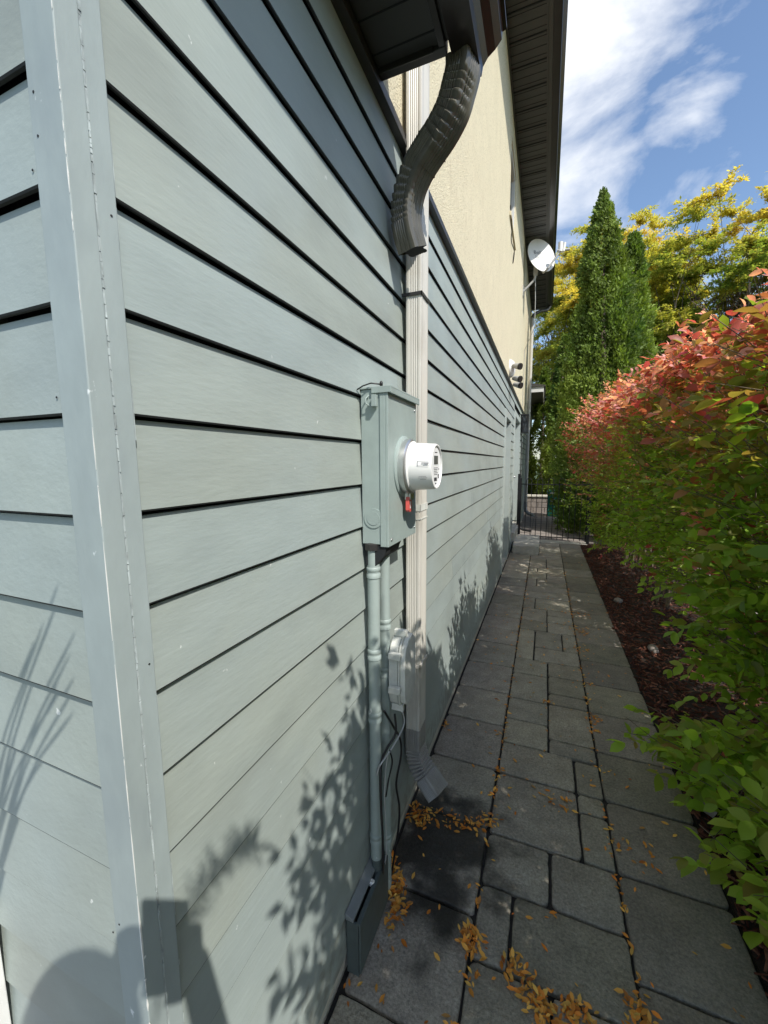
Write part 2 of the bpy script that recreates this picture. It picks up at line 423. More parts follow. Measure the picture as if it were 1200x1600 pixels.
# ------------------------------------------------------------------ ground (the setting)
g = MB(); g.add([(-300, -300, -.05), (300, -300, -.05), (300, 300, -.05), (-300, 300, -.05)], [(0, 1, 2, 3)])
tag(g.build('ground', M_GRASS), kind='structure')
g = MB(); g.add([(1.27, -2.5, -.012), (2.75, -2.5, -.012), (2.75, 9.1, -.012), (1.27, 9.1, -.012)], [(0, 1, 2, 3)])
tag(g.build('garden_bed', M_SOIL), kind='structure')
g = MB(); g.add([(-3.0, -3.0, -.018), (1.27, -3.0, -.018), (1.27, 8.95, -.018), (-3.0, 8.95, -.018)], [(0, 1, 2, 3)])
tag(g.build('path_base', M_SAND), kind='structure')
g = MB(); g.add([(2.75, -3, -.012), (5.2, -3, -.012), (5.2, 30, -.012), (2.75, 30, -.012)], [(0, 1, 2, 3)])
tag(g.build('side_pavement', M_FARP), kind='structure')

# slabs measured from the photograph: left column, random-ashlar middle, right border column
SL = []
yl = [-.97, -.59, -.20, .18, .56, .94, 1.31, 1.69, 2.07, 2.46, 2.84, 3.24, 3.66, 4.0, 4.34, 4.74, 5.13, 5.52, 5.92, 6.33, 6.72, 7.1, 7.5, 7.9, 8.3, 8.8]
for a, b in zip(yl, yl[1:]): SL.append((0.0, .37, a, b))
yr = [-.60, -.22, .16, .55, .93, 1.31, 1.68, 2.06, 2.42, 2.82, 3.2, 3.59, 3.95, 4.36, 4.75, 5.14, 5.53, 5.92, 6.31, 6.72, 7.13, 7.68, 8.05, 8.42, 8.8]
for a, b in zip(yr, yr[1:]): SL.append((.885, 1.265, a, b))
SL += [(.37, .495, 1.18, 1.44), (.495, .885, 1.18, 1.44), (.37, .63, 1.44, 1.68), (.63, .885, 1.44, 1.68),
       (.37, .76, 1.68, 2.06), (.76, .885, 1.68, 1.94), (.76, .885, 1.94, 2.06), (.37, .76, 2.06, 2.32), (.76, .885, 2.06, 2.30),
       (.37, .63, 2.32, 2.56), (.37, .63, 2.56, 2.81), (.63, .885, 2.44, 2.82), (.63, .885, 2.82, 2.96), (.63, .885, 2.96, 3.21), (.63, .885, 2.31, 2.44),
       (.37, .63, 2.81, 3.18), (.37, .63, 3.18, 3.44), (.63, .885, 3.21, 3.44), (.37, .52, 3.44, 4.08), (.52, .885, 3.44, 3.70), (.52, .76, 3.70, 4.08), (.76, .885, 3.70, 4.08),
       (.37, .63, 4.08, 4.34), (.63, .885, 4.08, 4.34),
       (.37, .63, .92, 1.18), (.63, .885, .80, 1.18), (.37, .63, .55, .92), (.63, .885, .42, .80)]
y = 4.34
while y < 8.75:
    h = random.choice([.26, .38, .38]); sp = random.choice([.5, .63, None, .63, None]); y2 = min(y + h, 8.8)
    if y2 - y < .1: break
    if sp is None: SL.append((.37, .885, y, y2))
    else:
        SL.append((.37, sp, y, y2))
        if h > .3 and .885 - sp > .2: SL += [(sp, .885, y, y + .2), (sp, .885, y + .2, y2)]
        else: SL.append((sp, .885, y, y2))
    y = y2
y = .42
while y > -2.5:
    y2 = y - .36; SL += [(.37, .63, y2, y), (.63, .885, y2 + .13, y)] ; y = y2
for i in range(8):
    for j in range(7):
        SL.append((-.38 * (i + 1), -.38 * i, -2.6 + j * .38, -2.22 + j * .38))
p_ = MB()
for (x0, x1, y0, y1) in SL:
    gx = .0038; x0 += gx + random.uniform(0, .003); x1 -= gx + random.uniform(0, .003); y0 += .0035 + random.uniform(0, .003); y1 -= .003 + random.uniform(0, .003)
    if x1 - x0 < .03 or y1 - y0 < .03: continue
    rc = min(.030, (x1 - x0) * .2); N = 4
    per = []
    def edge(ax, ay, bx, by, k):
        for q in range(1, k):
            t = q / k; per.append((ax + (bx - ax) * t, ay + (by - ay) * t))
    cs = [(x1 - rc, y0 + rc, -90), (x1 - rc, y1 - rc, 0), (x0 + rc, y1 - rc, 90), (x0 + rc, y0 + rc, 180)]
    for ci, (cx, cy, a0) in enumerate(cs):
        rr = rc * random.uniform(.35, 1.0)
        sx = cx + (rc - rr) * (1 if cx > (x0 + x1) / 2 else -1); sy = cy + (rc - rr) * (1 if cy > (y0 + y1) / 2 else -1)
        for k in range(N + 1):
            a = R_(a0 + 90 * k / N); per.append((sx + rr * math.cos(a), sy + rr * math.sin(a)))
        nx = cs[(ci + 1) % 4]
        ex, ey = per[-1]; a = R_(nx[2]); tx, ty = nx[0] + rc * math.cos(a), nx[1] + rc * math.sin(a)
        edge(ex, ey, tx, ty, 8)
    per = [(px + random.uniform(-.0016, .0016), py + random.uniform(-.0016, .0016)) for px, py in per]
    mx, my = (x0 + x1) / 2, (y0 + y1) / 2; z = random.uniform(-.0015, .0015)
    tx, ty = random.uniform(-.003, .003), random.uniform(-.003, .003)
    def ring(ins, zz):
        o = []
        for px, py in per:
            l = math.hypot(px - mx, py - my); o.append((px - (px - mx) / l * ins, py - (py - my) / l * ins, zz + z + (px - mx) * tx + (py - my) * ty))
        return o
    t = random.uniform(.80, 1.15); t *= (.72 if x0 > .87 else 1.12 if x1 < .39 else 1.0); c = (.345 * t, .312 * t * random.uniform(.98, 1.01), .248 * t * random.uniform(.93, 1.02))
    o = len(p_.v)
    rs = [ring(0, -.03), ring(0, -.006), ring(.003, -.0015), ring(.008, 0)]
    n = len(per)
    v = [q for r in rs for q in r]; f = []
    for k in range(3):
        for i in range(n): j = (i + 1) % n; f.append((k * n + i, k * n + j, (k + 1) * n + j, (k + 1) * n + i))
    f.append(tuple(range(3 * n, 4 * n)))
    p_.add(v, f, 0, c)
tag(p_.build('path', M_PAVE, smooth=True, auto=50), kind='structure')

# paving and low wall beyond the gate
g = MB(); rows = 0
g.box((-.02, 9.05, -.03), (2.6, 15.5, .004))
for i in range(16): g.box((.0, 9.05 + i * .4, .004), (2.6, 9.06 + i * .4, .006), 1)
for i in range(6): g.box((.3 + i * .38, 9.05, .006), (.308 + i * .38, 15.4, .0075), 1)
tag(g.build('back_patio', [M_FARP, M_SAND]), kind='structure')

# ------------------------------------------------------------------ house
E_ = .14; ZK = lambda k: (k + 12.4506) * E_
house = empty('house', (-2, 6, 0), 'two storey house with grey lap siding below and cream stucco above beside the path', 'house')
T_ = .0060
def lap(mb, k, u0, u1, side, ztop=None, cut=()):
    """one course of boards from u0 to u1. side 0: wall face x=0 (u is y); side 1: front face y=.348 (u is -x)"""
    z0 = ZK(k) + random.uniform(-.0012, .0012); z1 = ZK(k) + E_ - .0045
    if ztop: z1 = min(z1, ztop)
    joints = [u0]; u = u0 + random.uniform(.9, 3.3)
    while u < u1 - .3: joints.append(u); u += random.uniform(2.3, 3.66)
    joints.append(u1)
    for a, b in zip(joints, joints[1:]):
        segs = [(a, b)]
        for (c0, c1, cz0, cz1) in cut:
            if ZK(k) + E_ > cz0 and ZK(k) < cz1:
                ns = []
                for (s0, s1) in segs:
                    if s1 <= c0 or s0 >= c1: ns.append((s0, s1)); continue
                    if s0 < c0: ns.append((s0, c0))
                    if s1 > c1: ns.append((c1, s1))
                segs = ns
        for (s0, s1) in segs:
            if s1 - s0 < .02: continue
            if s0 > u0: s0 += .001
            n = max(2, int((s1 - s0) / .45)); o = random.uniform(-.0008, .0008); v = []
            ph = random.uniform(0, 6)
            for i in range(n + 1):
                u = s0 + (s1 - s0) * i / n; dz = .0008 * math.sin(u * 3 + ph) + o; ox = .0007 * math.sin(u * 2.1 + ph * 2)
                for (d, z) in ((-.0060, z0 + dz), (ox - .0012, z0 + dz), (ox, z0 + dz + .0028), (-T_ - .004, z1), (-T_ - .0125, z1)):
                    v.append((d, u, z) if side == 0 else (-u, .348 - d, z))
            f = []
            for i in range(n):
                for j in range(4): f.append((i * 5 + j, (i + 1) * 5 + j, (i + 1) * 5 + j + 1, i * 5 + j + 1))
                f.append((i * 5 + 4, (i + 1) * 5 + 4, (i + 1) * 5, i * 5))
            f += [(0, 1, 2, 3, 4), tuple(n * 5 + q for q in (4, 3, 2, 1, 0))]
            if side == 1: f = [tuple(reversed(q)) for q in f]
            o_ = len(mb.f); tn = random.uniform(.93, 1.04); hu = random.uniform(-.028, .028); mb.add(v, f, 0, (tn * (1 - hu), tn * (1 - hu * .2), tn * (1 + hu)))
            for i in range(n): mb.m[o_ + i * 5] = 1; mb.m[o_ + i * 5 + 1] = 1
YEND = 13.0
DOORS = [(6.0, 6.9, -.1, 2.33), (7.8, 9.35, -.1, 2.52)]
sd_ = MB()
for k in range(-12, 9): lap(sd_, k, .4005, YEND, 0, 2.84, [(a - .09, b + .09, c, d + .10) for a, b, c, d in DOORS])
sd_.build('siding', [M_SIDE, M_LAPSHADE], house)
sf = MB()
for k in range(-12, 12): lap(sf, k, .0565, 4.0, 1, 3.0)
sf.build('siding', [M_SIDE, M_LAPSHADE], house)
# backing behind the boards, with the door openings left open
bk = MB()
ys = [.36, 6.0, 6.9, 7.8, 9.35, YEND]
bk.box((-.20, .385, 0), (-.027, 6.0, 2.835)); bk.box((-.20, 6.9, 0), (-.027, 7.8, 2.835)); bk.box((-.20, 9.35, 0), (-.027, YEND - .002, 2.835))
bk.box((-.20, 6.0, 2.33), (-.027, 6.9, 2.835)); bk.box((-.20, 7.8, 2.52), (-.027, 9.35, 2.835))
bk.box((-4.0, .367, 0), (-.203, .60, 3.0))
bk.build('wall', M_GAP, house)  # near-black backing colour stands in for deep shade in the board gaps
fd = MB(); fd.box((-.19, .42, -.1), (-.012, YEND, .055)); fd.build('foundation', M_STONE, house)
# corner boards: a wide board to the front, two strips to the side
c = MB(); c.box((-.056, .342, .04), (.0035, .372, 3.0)); c.build('corner_board', M_TRIM, house, bevel=.0015)
c = MB(); c.box((-.010, .3735, .04), (.0028, .4005, 3.0)); c.build('corner_board', M_TRIM, house, bevel=.0012)
c = MB()
z = .05
while z < 3.0:   # crumbling caulk in the seam
    h = random.uniform(.004, .022)
    w = random.uniform(.0007, .0016); yy = .3728 + random.uniform(-.0004, .0004)
    c.box((.0015, yy - w, z), (.0030 + random.uniform(0, .0012), yy + w, z + h))
    z += h + random.uniform(0, .0015)
c.build('caulk_seam', M_CAULK, house)
c = MB()
z = .05
while z < 3.0:   # bare chips along the arris
    h = random.choice([.004, .01, .02, .05, .12]) * random.uniform(.6, 1.3); dens = .9 if z < 1.6 else .7
    if random.random() < dens:
        w = random.uniform(.0003, .0012) * (2.6 if z < .95 else 1.5 if z < 1.15 else 1)
        k = 5; v = []; 
        for i in range(k + 1):
            t = i / k; ww = w * math.sin(math.pi * min(max(t, .04), .96)) * random.uniform(.6, 1.1)
            v += [(.0038 - .0, .3418 + ww, z + h * t), (.0040, .3415, z + h * t), (.0038 - ww, .3415, z + h * t)]
        f = []
        for i in range(k):
            for j in range(2): f.append((i * 3 + j, i * 3 + j + 1, i * 3 + j + 4, i * 3 + j + 3))
        c.add(v, f)
    z += h + random.choice([0, .003, .02])
c.build('paint_chips', M_CHIP, house)
c = MB()
z = .05
while z < 2.8:   # caulk smears where the boards meet the trim
    h = random.uniform(.01, .10)
    if random.random() < .55:
        c.box((-.004, .4004, z), (.0012, .4004 + random.uniform(.0008, .0022), z + h))
    z += h + random.uniform(0, .06)
c.build('caulk_line', M_CAULK, house)
c = MB()
for i in range(8):   # nail heads
    k = random.randint(-10, 8); yy = random.choice([.386, .389, .392]); z = ZK(k) + random.uniform(0, .13)
    if i % 2: c.lathe([(0, .0016), (.0006, .0016)], (.0028, yy, z), 'x', 8)
    else: c.lathe([(-.0006, .0016), (0, .0016)], (random.choice([-.012, -.045]), .342, z), 'y', 8)
for k in (-6, 0, 2): c.lathe([(-.0006, .0016), (0, .0016)], (-.073, .348, ZK(k) + .022), 'y', 8)
c.build('nail_heads', M_GAP, house)
# belt flashing, stucco, upper window
c = MB(); c.box((-.03, .3, 2.842), (.020, YEND + .01, 2.862)); c.box((-.03, .3, 2.862), (.012, YEND + .01, 2.893)); c.build('belt_trim', M_BROWN, house, bevel=.002)
WIN = (5.75, 6.6, 4.85, 5.75)
st = MB()
st.box((-.25, .36, 2.895), (-.004, WIN[0], 6.10)); st.box((-.25, WIN[1], 2.895), (-.004, YEND, 6.10))
st.box((-.25, WIN[0], 2.895), (-.004, WIN[1], WIN[2])); st.box((-.25, WIN[0], WIN[3]), (-.004, WIN[1], 6.10))
st.box((-4.0, .36, 3.0), (-.25, .60, 6.10)); st.box((-4.0, YEND - .25, 0), (-.25, YEND, 6.10))
st.build('stucco_wall', M_STUC, house)
w = MB()
w.box((-.09, WIN[0], WIN[2]), (-.02, WIN[0] + .05, WIN[3])); w.box((-.09, WIN[1] - .05, WIN[2]), (-.02, WIN[1], WIN[3]))
w.box((-.09, WIN[0] + .05, WIN[2]), (-.02, WIN[1] - .05, WIN[2] + .05)); w.box((-.09, WIN[0] + .05, WIN[3] - .05), (-.02, WIN[1] - .05, WIN[3]))
wi = w.build('window', M_WHITE, house)
w = MB(); w.box((-.07, WIN[0] + .05, WIN[2] + .05), (-.06, WIN[1] - .05, WIN[3] - .05)); w.build('pane', M_GLASS, wi)
w = MB(); w.box((-.002, WIN[0] - .04, WIN[2] - .05), (.018, WIN[1] + .04, WIN[2])); w.build('sill', M_STUC, wi)
# white corner trim at the far end
c = MB(); c.box((-.10, YEND - .14, .04), (.010, YEND + .012, 2.84)); c.build('corner_board', M_DS, house)
# doors in deep reveals
for i, (a, b, c0, c1) in enumerate(DOORS):
    zb = 0.02 if i == 0 else .36
    d = MB(); d.box((-.175, a + .03, zb), (-.13, b - .03, c1 - .03))
    for z0, z1 in ((.3, .9), (1.05, 1.6), (1.7, 2.1)): d.box((-.13, a + .17, zb * .5 + z0), (-.122, b - .17, zb * .5 + z1 - .05))
    do = d.build('door', M_DOOR, house, bevel=.003)
    h = MB(); h.lathe([(0, .02), (.03, .012), (.05, .026), (.075, .02)], (-.13, b - .11, zb + .98), 'x', 16); h.build('handle', M_ALU, do)
    f = MB()
    f.box((-.17, a - .005, zb), (.012, a + .018, c1)); f.box((-.17, b - .018, zb), (.012, b + .005, c1)); f.box((-.17, a + .018, c1 - .018), (.012, b - .018, c1 + .005))
    f.box((-.013, a - .09, .03), (.007, a - .005, c1 + .09)); f.box((-.013, b + .005, .03), (.007, b + .09, c1 + .09)); f.box((-.013, a - .005, c1 + .005), (.007, b + .005, c1 + .09))
    f.build('door_frame', M_SIDE_PLAIN, house, bevel=.002)
# near lower eave: soffit, fascia, K gutter, pent roof
Y0, Y1 = -.05, 1.325
e = MB(); e.box((-.02, Y0, 2.893), (.235, Y1 - .03, 2.905))
for i in range(14): e.box((-.0, Y0 + .1 * i, 2.8915), (.205, Y0 + .1 * i + .004, 2.893), 1)
for i in range(5): pass
e.build('soffit', [M_SOFF, M_GAP], house)
e = MB(); e.box((-.02, Y1 - .03, 2.880), (.226, Y1, 2.97)); e.box((.206, Y0, 2.882), (.226, Y1 - .03, 3.02))
e.box((-.02, Y1 - .034, 2.874), (.19, Y1 - .03, 2.893)); e.build('fascia', M_BROWN, house, bevel=.002)
gp = [(.228, 3.01), (.228, 2.900), (.300, 2.900), (.304, 2.925), (.318, 2.945), (.340, 2.960), (.358, 2.980), (.360, 3.000), (.372, 3.004), (.372, 3.012), (.350, 3.012),
      (.350, 2.985), (.332, 2.968), (.310, 2.952), (.296, 2.928), (.294, 2.908), (.236, 2.908), (.236, 3.01)]
e = MB(); SH = lambda P: [(x + .014, z - .040) for x, z in P]
e.prism(SH(gp), 1, Y0, 1.405)
e.prism(SH([(.229, 2.902), (.299, 2.902), (.303, 2.925), (.317, 2.946), (.339, 2.961), (.357, 2.981), (.359, 3.008), (.229, 3.008)]), 1, 1.395, 1.404)
e.build('gutter', M_GUT, house, bevel=.0008)
e = MB(); e.prism([(-.02, 2.98), (.30, 3.02), (.30, 3.035), (-.02, 3.24)], 1, Y0, Y1); e.build('lower_roof', M_SHING, house)
# upper eave
ZS = 6.10; Y2 = 13.15
e = MB(); e.box((-.03, -.2, ZS), (.40, Y2, ZS + .012))
yy = -.2
while yy < Y2:
    e.box((.012, yy, ZS - .007), (.385, yy + .012, ZS), 1); yy += .305
yy = -.05
while yy < Y2 - .1:
    for k in range(3): e.box((.012, yy + k * .10, ZS - .003), (.385, yy + k * .10 + .004, ZS), 1)
    yy += .305
e.build('soffit', [M_SOFF, M_GAP], house)
e = MB(); e.box((-.004, .3, ZS - .05), (.012, Y2 - .02, ZS)); e.box((.385, -.2, ZS - .012), (.40, Y2, ZS)); e.build('frieze', M_SOFF, house)
e = MB(); e.box((.40, -.2, ZS - .004), (.445, Y2, ZS + .17)); e.build('fascia', M_SOFF, house, bevel=.002)
e = MB()
e.prism([(.446, ZS + .13), (.446, ZS + .002), (.530, ZS + .002), (.535, ZS + .03), (.555, ZS + .055), (.575, ZS + .08), (.577, ZS + .13), (.565, ZS + .13), (.56, ZS + .085),
         (.525, ZS + .04), (.52, ZS + .012), (.456, ZS + .012), (.456, ZS + .13)], 1, -.2, Y2)
e.build('gutter', M_GUT, house)
e = MB(); e.prism([(.50, ZS + .14), (.50, ZS + .165), (-4.2, ZS + 2.6), (-4.2, ZS + .14)], 1, -.3, Y2); e.build('roof', M_SHING, house)

# back wing beyond the corner: lower eave and wall
wing = empty('house_wing', (-1, 17, 0), 'low back wing with dark soffit and pale fascia past the far corner', 'house extension')
e = MB(); e.box((-3, 13.6, 0), (-.15, 22, 3.85)); e.build('wall', M_STUC, wing)
e = MB(); e.box((-3, 13.42, 3.80), (.40, 22.2, 3.815))
for i in range(40): e.box((-.1, 13.5 + i * .21, 3.795), (.38, 13.515 + i * .21, 3.80), 1)
e.build('soffit', [M_SOFF, M_GAP], wing)
e = MB(); e.box((-3, 13.40, 3.79), (.42, 13.42, 3.95)); e.box((.40, 13.42, 3.79), (.42, 22.2, 3.95)); e.build('fascia', M_WHITE, wing)
e = MB(); e.prism([(.47, 3.953), (.47, 3.98), (-1.6, 4.35), (-1.6, 3.953)], 1, 13.36, 22.2); e.build('roof', M_SHING, wing)

# ------------------------------------------------------------------ downspouts
def rib_profile(w, d, n=64, rc=.007, ribs=5, dep=.0022, span=.74):
    """corrugated rectangle, w along a, d along b"""
    P = []
    def side(ax, ay, bx, by, nx, ny, ln, k):
        for i in range(k + 1):
            t = i / k; off = 0
            s = (t - .5) / (span / 2)
            if abs(s) < 1: off = dep * .5 * (1 - math.cos((s + 1) * math.pi * ribs))
            P.append((ax + (bx - ax) * t - nx * off, ay + (by - ay) * t - ny * off))
    W, D = w / 2, d / 2
    side(-W + rc, -D, W - rc, -D, 0, -1, w, 50)
    P.append((W - rc * .3, -D + rc * .3))
    side(W, -D + rc, W, D - rc, 1, 0, d, 50)
    P.append((W - rc * .3, D - rc * .3))
    side(W - rc, D, -W + rc, D, 0, 1, w, 30)
    P.append((-W + rc * .3, D - rc * .3))
    side(-W, D - rc, -W, -D + rc, -1, 0, d, 30)
    P.append((-W + rc * .3, -D + rc * .3))
    return P
def sweep(mb, path, aside, prof, pleat=None, m=0, caps=False, mode='b'):
    """path: points; aside: fixed horizontal vector for profile 'a'; pleat(i)->scale of the section"""
    path = [Vector(p) for p in path]; rs = []
    A = Vector(aside).normalized()
    for i, p in enumerate(path):
        t = (path[min(i + 1, len(path) - 1)] - path[max(i - 1, 0)]).normalized()
        a = (A - t * A.dot(t)).normalized(); b = t.cross(a)
        k = pleat[i] if pleat else 0
        ring = []
        for (x, y) in prof:
            # pleats bite mostly into the b<0 side
            if mode == 'b':
                s = 1 - k * (.5 + .5 * max(-1, min(1, -y / .02)))
                ring.append(p + a * x * (1 - k * .25) + b * y * s)
            elif mode == 'all':
                ring.append(p + a * x * (1 - k) + b * y * (1 - k))
            else:   # pleats run across the face that looks back along -a, fading to the outer side of the bend
                w_ = max(0, min(1, .5 - x / .05)) * max(0, min(1, (mode[1] * y + .055) / .05))
                ring.append(p + a * (x + k * .10 * w_) + b * (y - mode[1] * k * .05 * w_))
        rs.append(ring)
    mb.rings(rs, m, True, caps)

def catmull(pts, n):
    pts = [Vector(p) for p in pts]; P = [pts[0] * 2 - pts[1]] + pts + [pts[-1] * 2 - pts[-2]]; out = []
    for i in range(1, len(P) - 2):
        for k in range(n):
            t = k / n
            out.append(.5 * ((2 * P[i]) + (-P[i - 1] + P[i + 1]) * t + (2 * P[i - 1] - 5 * P[i] + 4 * P[i + 1] - P[i + 2]) * t * t + (-P[i - 1] + 3 * P[i] - 3 * P[i + 1] + P[i + 2]) * t ** 3))
    out.append(pts[-1]); return out

DX, DY = .046, 1.605     # centre of the cream downspout
ds = empty('downspout', (DX, DY, .4), 'tall cream ribbed downspout behind the electricity meter box', 'downspout')
prof = rib_profile(.064, .104)
b = MB(); sweep(b, [(DX, DY, .47), (DX, DY, 1.5)], (1, 0, 0), prof); sweep(b, [(DX, DY, 1.5), (DX, DY, 3.2), (DX, DY, 6.09)], (1, 0, 0), prof)
b.build('pipe', M_DS, ds, smooth=True, auto=35)
b = MB()
for z in (2.32,):
    b.box((DX - .036, DY - .0565, z - .006), (DX + .036, DY - .0525, z + .006)); b.box((DX + .0325, DY - .0565, z - .006), (DX + .0365, DY + .0565, z + .006))
    b.box((-.012, DY - .0565, z - .006), (DX - .036, DY - .0545, z + .006))
b.build('strap', M_BROWN, ds)
b = MB()
for z, h in ((1.475, .028), (1.44, .004)): b.box((DX - .0335, DY - .0535, z), (DX + .0335, DY - .0522, z + h)); b.box((DX + .0322, DY - .0535, z), (DX + .0336, DY + .0535, z + h))
b.build('joint_tape', M_JBOX, ds)
b = MB()
for z in (.80,):
    b.box((DX - .036, DY - .0565, z - .008), (DX + .036, DY - .0525, z + .008)); b.box((DX + .0325, DY - .0565, z - .008), (DX + .0365, DY + .0565, z + .008))
b.build('strap', M_DS, ds)
# bottom elbow, kicking out from the wall
path = [(DX, DY, .50), (DX, DY, .44)] + [(DX + .13 * (1 - math.cos(a)), DY - .05 * (1 - math.cos(a)), .40 - .15 * math.sin(a)) for a in [R_(q) for q in np.linspace(0, 56, 27)]]
lx = Vector(path[-1]); d = (lx - Vector(path[-3])).normalized(); path += [lx + d * .03, lx + d * .085]
pl = [0, 0] + [(.10 if i % 3 == 1 else 0) for i in range(27)] + [0, 0]
b = MB(); A = (0.0, 1, 0)
pr2 = rib_profile(.108, .068)
sweep(b, path, (0, 1, 0), [(x, y) for x, y in pr2], [q * 1.35 for q in pl], mode='all')
pi = [Vector(p) for p in path]
b.build('elbow', M_DSG, ds, smooth=True, auto=40)
b = MB(); sweep(b, [Vector(path[-1]) - d * .004, Vector(path[-1]) - d * .002], (0, 1, 0), [(x * .97, y * .96) for x, y in pr2], caps=True); b.build('elbow_mouth', M_GAP, ds)

BS = 1
# dark S-shaped spout from the near gutter
ls = empty('gutter_spout', (.27, 1.33, 2.9), 'dark brown pleated S-shaped spout curving down from the near gutter', 'spout')
S_ = [(.268, 1.345, 2.870), (.268, 1.345, 2.840), (.256, 1.350, 2.805), (.236, 1.360, 2.760), (.200, 1.375, 2.722), (.157, 1.390, 2.69), (.116, 1.402, 2.655), (.084, 1.412, 2.612), (.066, 1.420, 2.565), (.060, 1.427, 2.52), (.064, 1.438, 2.475), (.074, 1.458, 2.428)]
sp = catmull(S_, 12); n = len(sp)
pl = [0.0] * n
saw = {0: 0.0, 1: .02, 2: .042, 3: .062, 4: .0}
for i in range(16, 56): pl[i] = saw[(i - 16) % 5]
for i in range(74, 112): pl[i] = saw[(i - 74) % 5] * .8
b = MB(); hd = Vector((-1, .28, 0)).normalized(); an = Vector((-hd.y, hd.x, 0))
an = Vector((.27, .963, 0))
pr3 = rib_profile(.098, .077, ribs=5, dep=.003, rc=.011)
sweep(b, sp[:66], an, pr3, pl[:66], mode=('a', BS))
sweep(b, sp[65:], an, pr3, pl[65:], mode=('a', -BS))
b.build('pipe', M_SPOUT, ls, smooth=True, auto=38)
for i in (58, 70):
    b = MB(); sweep(b, sp[i:i + 2], an, [(x * 1.035, y * 1.045) for x, y in pr3]); b.build('collar', M_SPOUT, ls, smooth=True, auto=38)
b = MB(); sweep(b, [sp[-1] + Vector((0, 0, .004)), sp[-1] + Vector((0, 0, .005))], an, [(x * .96, y * .95) for x, y in pr3], caps=True); b.build('spout_mouth', M_GAP, ls)
b = MB(); b.lathe([(0, .034), (.02, .034), (.026, .044)], (.27, 1.345, 2.836), 'z', 24); b.build('outlet', M_GUT, ls, smooth=True)

# far downspout at the house corner, and its gooseneck
fdw = empty('corner_downspout', (.08, 12.9, 0), 'slim cream downspout at the far house corner behind the iron gate', 'downspout')
b = MB(); b.tube([(.05, 12.6, .45), (.05, 12.6, 5.72)], .045, 10); b.build('pipe', M_DS, fdw, smooth=True, auto=60)
b = MB(); b.tube(catmull([(.05, 12.6, 5.70), (.08, 12.62, 5.80), (.25, 12.75, 5.92), (.42, 12.95, 6.0), (.50, 13.0, 6.11)], 5), .045, 10); b.build('gooseneck', M_SPOUT, fdw, smooth=True, auto=60)
b = MB(); b.tube(catmull([(.05, 12.6, .48), (.05, 12.6, .30), (.10, 12.55, .17), (.30, 12.35, .10)], 5), .05, 10); b.build('elbow', M_DISHG, fdw, smooth=True, auto=60)
pipe = MB(); pipe.tube(catmull([(.02, 9.9, .5), (.03, 9.9, .18), (.10, 9.88, .08), (.30, 9.8, .06)], 5), .03, 10)
pipe.tube([(.02, 9.9, .5), (.02, 9.9, 2.7)], .012, 8)
tag(pipe.build('drain_pipe', M_BLK, smooth=True, auto=60), 'curved black drain pipe at the wall foot just past the gate', 'pipe')

# ------------------------------------------------------------------ meter box
DB = .093; BY0, BY1, BZ0, BZ1 = 1.160, 1.440, 1.412, 1.900
mbx = empty('electric_meter', (.05, 1.3, 1.41), 'grey green steel electric meter box with round white meter on the siding', 'electric meter')
b = MB(); b.box((.0, BY0, BZ0), (DB - .010, BY1, BZ1)); b.build('enclosure', M_BOX, mbx, bevel=.002)
b = MB(); b.box((DB - .0095, BY0 - .004, BZ0 - .006), (DB, BY1 + .004, BZ1 - .012)); b.box((DB - .028, BY0 - .004, BZ0 - .006), (DB - .0095, BY0 - .0008, BZ1 - .012))
b.box((DB - .028, BY1 + .0008, BZ0 - .006), (DB - .0095, BY1 + .004, BZ1 - .012)); b.build('cover', M_BOX, mbx, bevel=.0015)
b = MB(); b.box((.0, BY0 - .006, BZ1 + .0005), (DB + .012, BY1 + .006, BZ1 + .006)); b.box((DB + .006, BY0 - .006, BZ1 - .016), (DB + .012, BY1 + .006, BZ1 + .0004))
b.box((.04, BY0 - .009, BZ1 - .014), (DB + .012, BY0 - .0055, BZ1 + .0055)); b.build('rain_lid', M_BOX, mbx, bevel=.001)
b = MB(); b.lathe([(-.003, .032), (0, .032)], (.040, BY0, BZ0 + .085), 'y', 32); b.lathe([(-.0045, .022), (-.003, .022)], (.040, BY0, BZ0 + .085), 'y', 32); b.build('knockout', M_BOX, mbx, smooth=True, auto=40)
b = MB(); b.tube([(.068, BY0 - .002, BZ1 + .012), (.040, BY0 - .010, BZ1 + .016), (.018, BY0 - .02, BZ1 + .008), (.002, BY0 - .03, BZ1 - .004)], .0022, 6)
b.lathe([(0, .005), (.012, .005), (.016, .002)], (.070, BY0, BZ1 + .006), 'z', 10); b.build('ground_wire', M_CABD, mbx, smooth=True)
b = MB(); b.box((.045, BY0 - .022, BZ1 - .055), (.060, BY0 - .0045, BZ1 - .020)); b.tube([(.030, BY0 - .004, BZ1 - .018), (.024, BY0 - .016, BZ1 - .03), (.026, BY0 - .018, BZ1 - .045), (.036, BY0 - .012, BZ1 - .052)], .0025, 6)
b.build('latch', M_BOX, mbx, bevel=.001)
MC = (DB, 1.305, 1.660)
b = MB(); b.lathe([(.0, .104), (.004, .104), (.008, .098), (.009, .090)], MC, 'x', 56); b.build('embossed_ring', M_BOX, mbx, smooth=True, auto=40)
ms = MB(); ms.lathe([(.008, .092), (.012, .094), (.028, .094), (.032, .090), (.034, .086)], MC, 'x', 56)
ms.box((DB + .010, 1.285, 1.660 - .112), (DB + .030, 1.325, 1.660 - .088))
mring = ms.build('locking_ring', M_ALU, mbx, smooth=True, auto=35)
mt = MB(); mt.lathe([(.030, .082), (.036, .086), (.040, .080), (.112, .0755), (.117, .0735), (.1175, .0695), (.113, .0685)], MC, 'x', 64, caps=False)
meter = mt.build('meter', M_METW, mbx, smooth=True, auto=40)
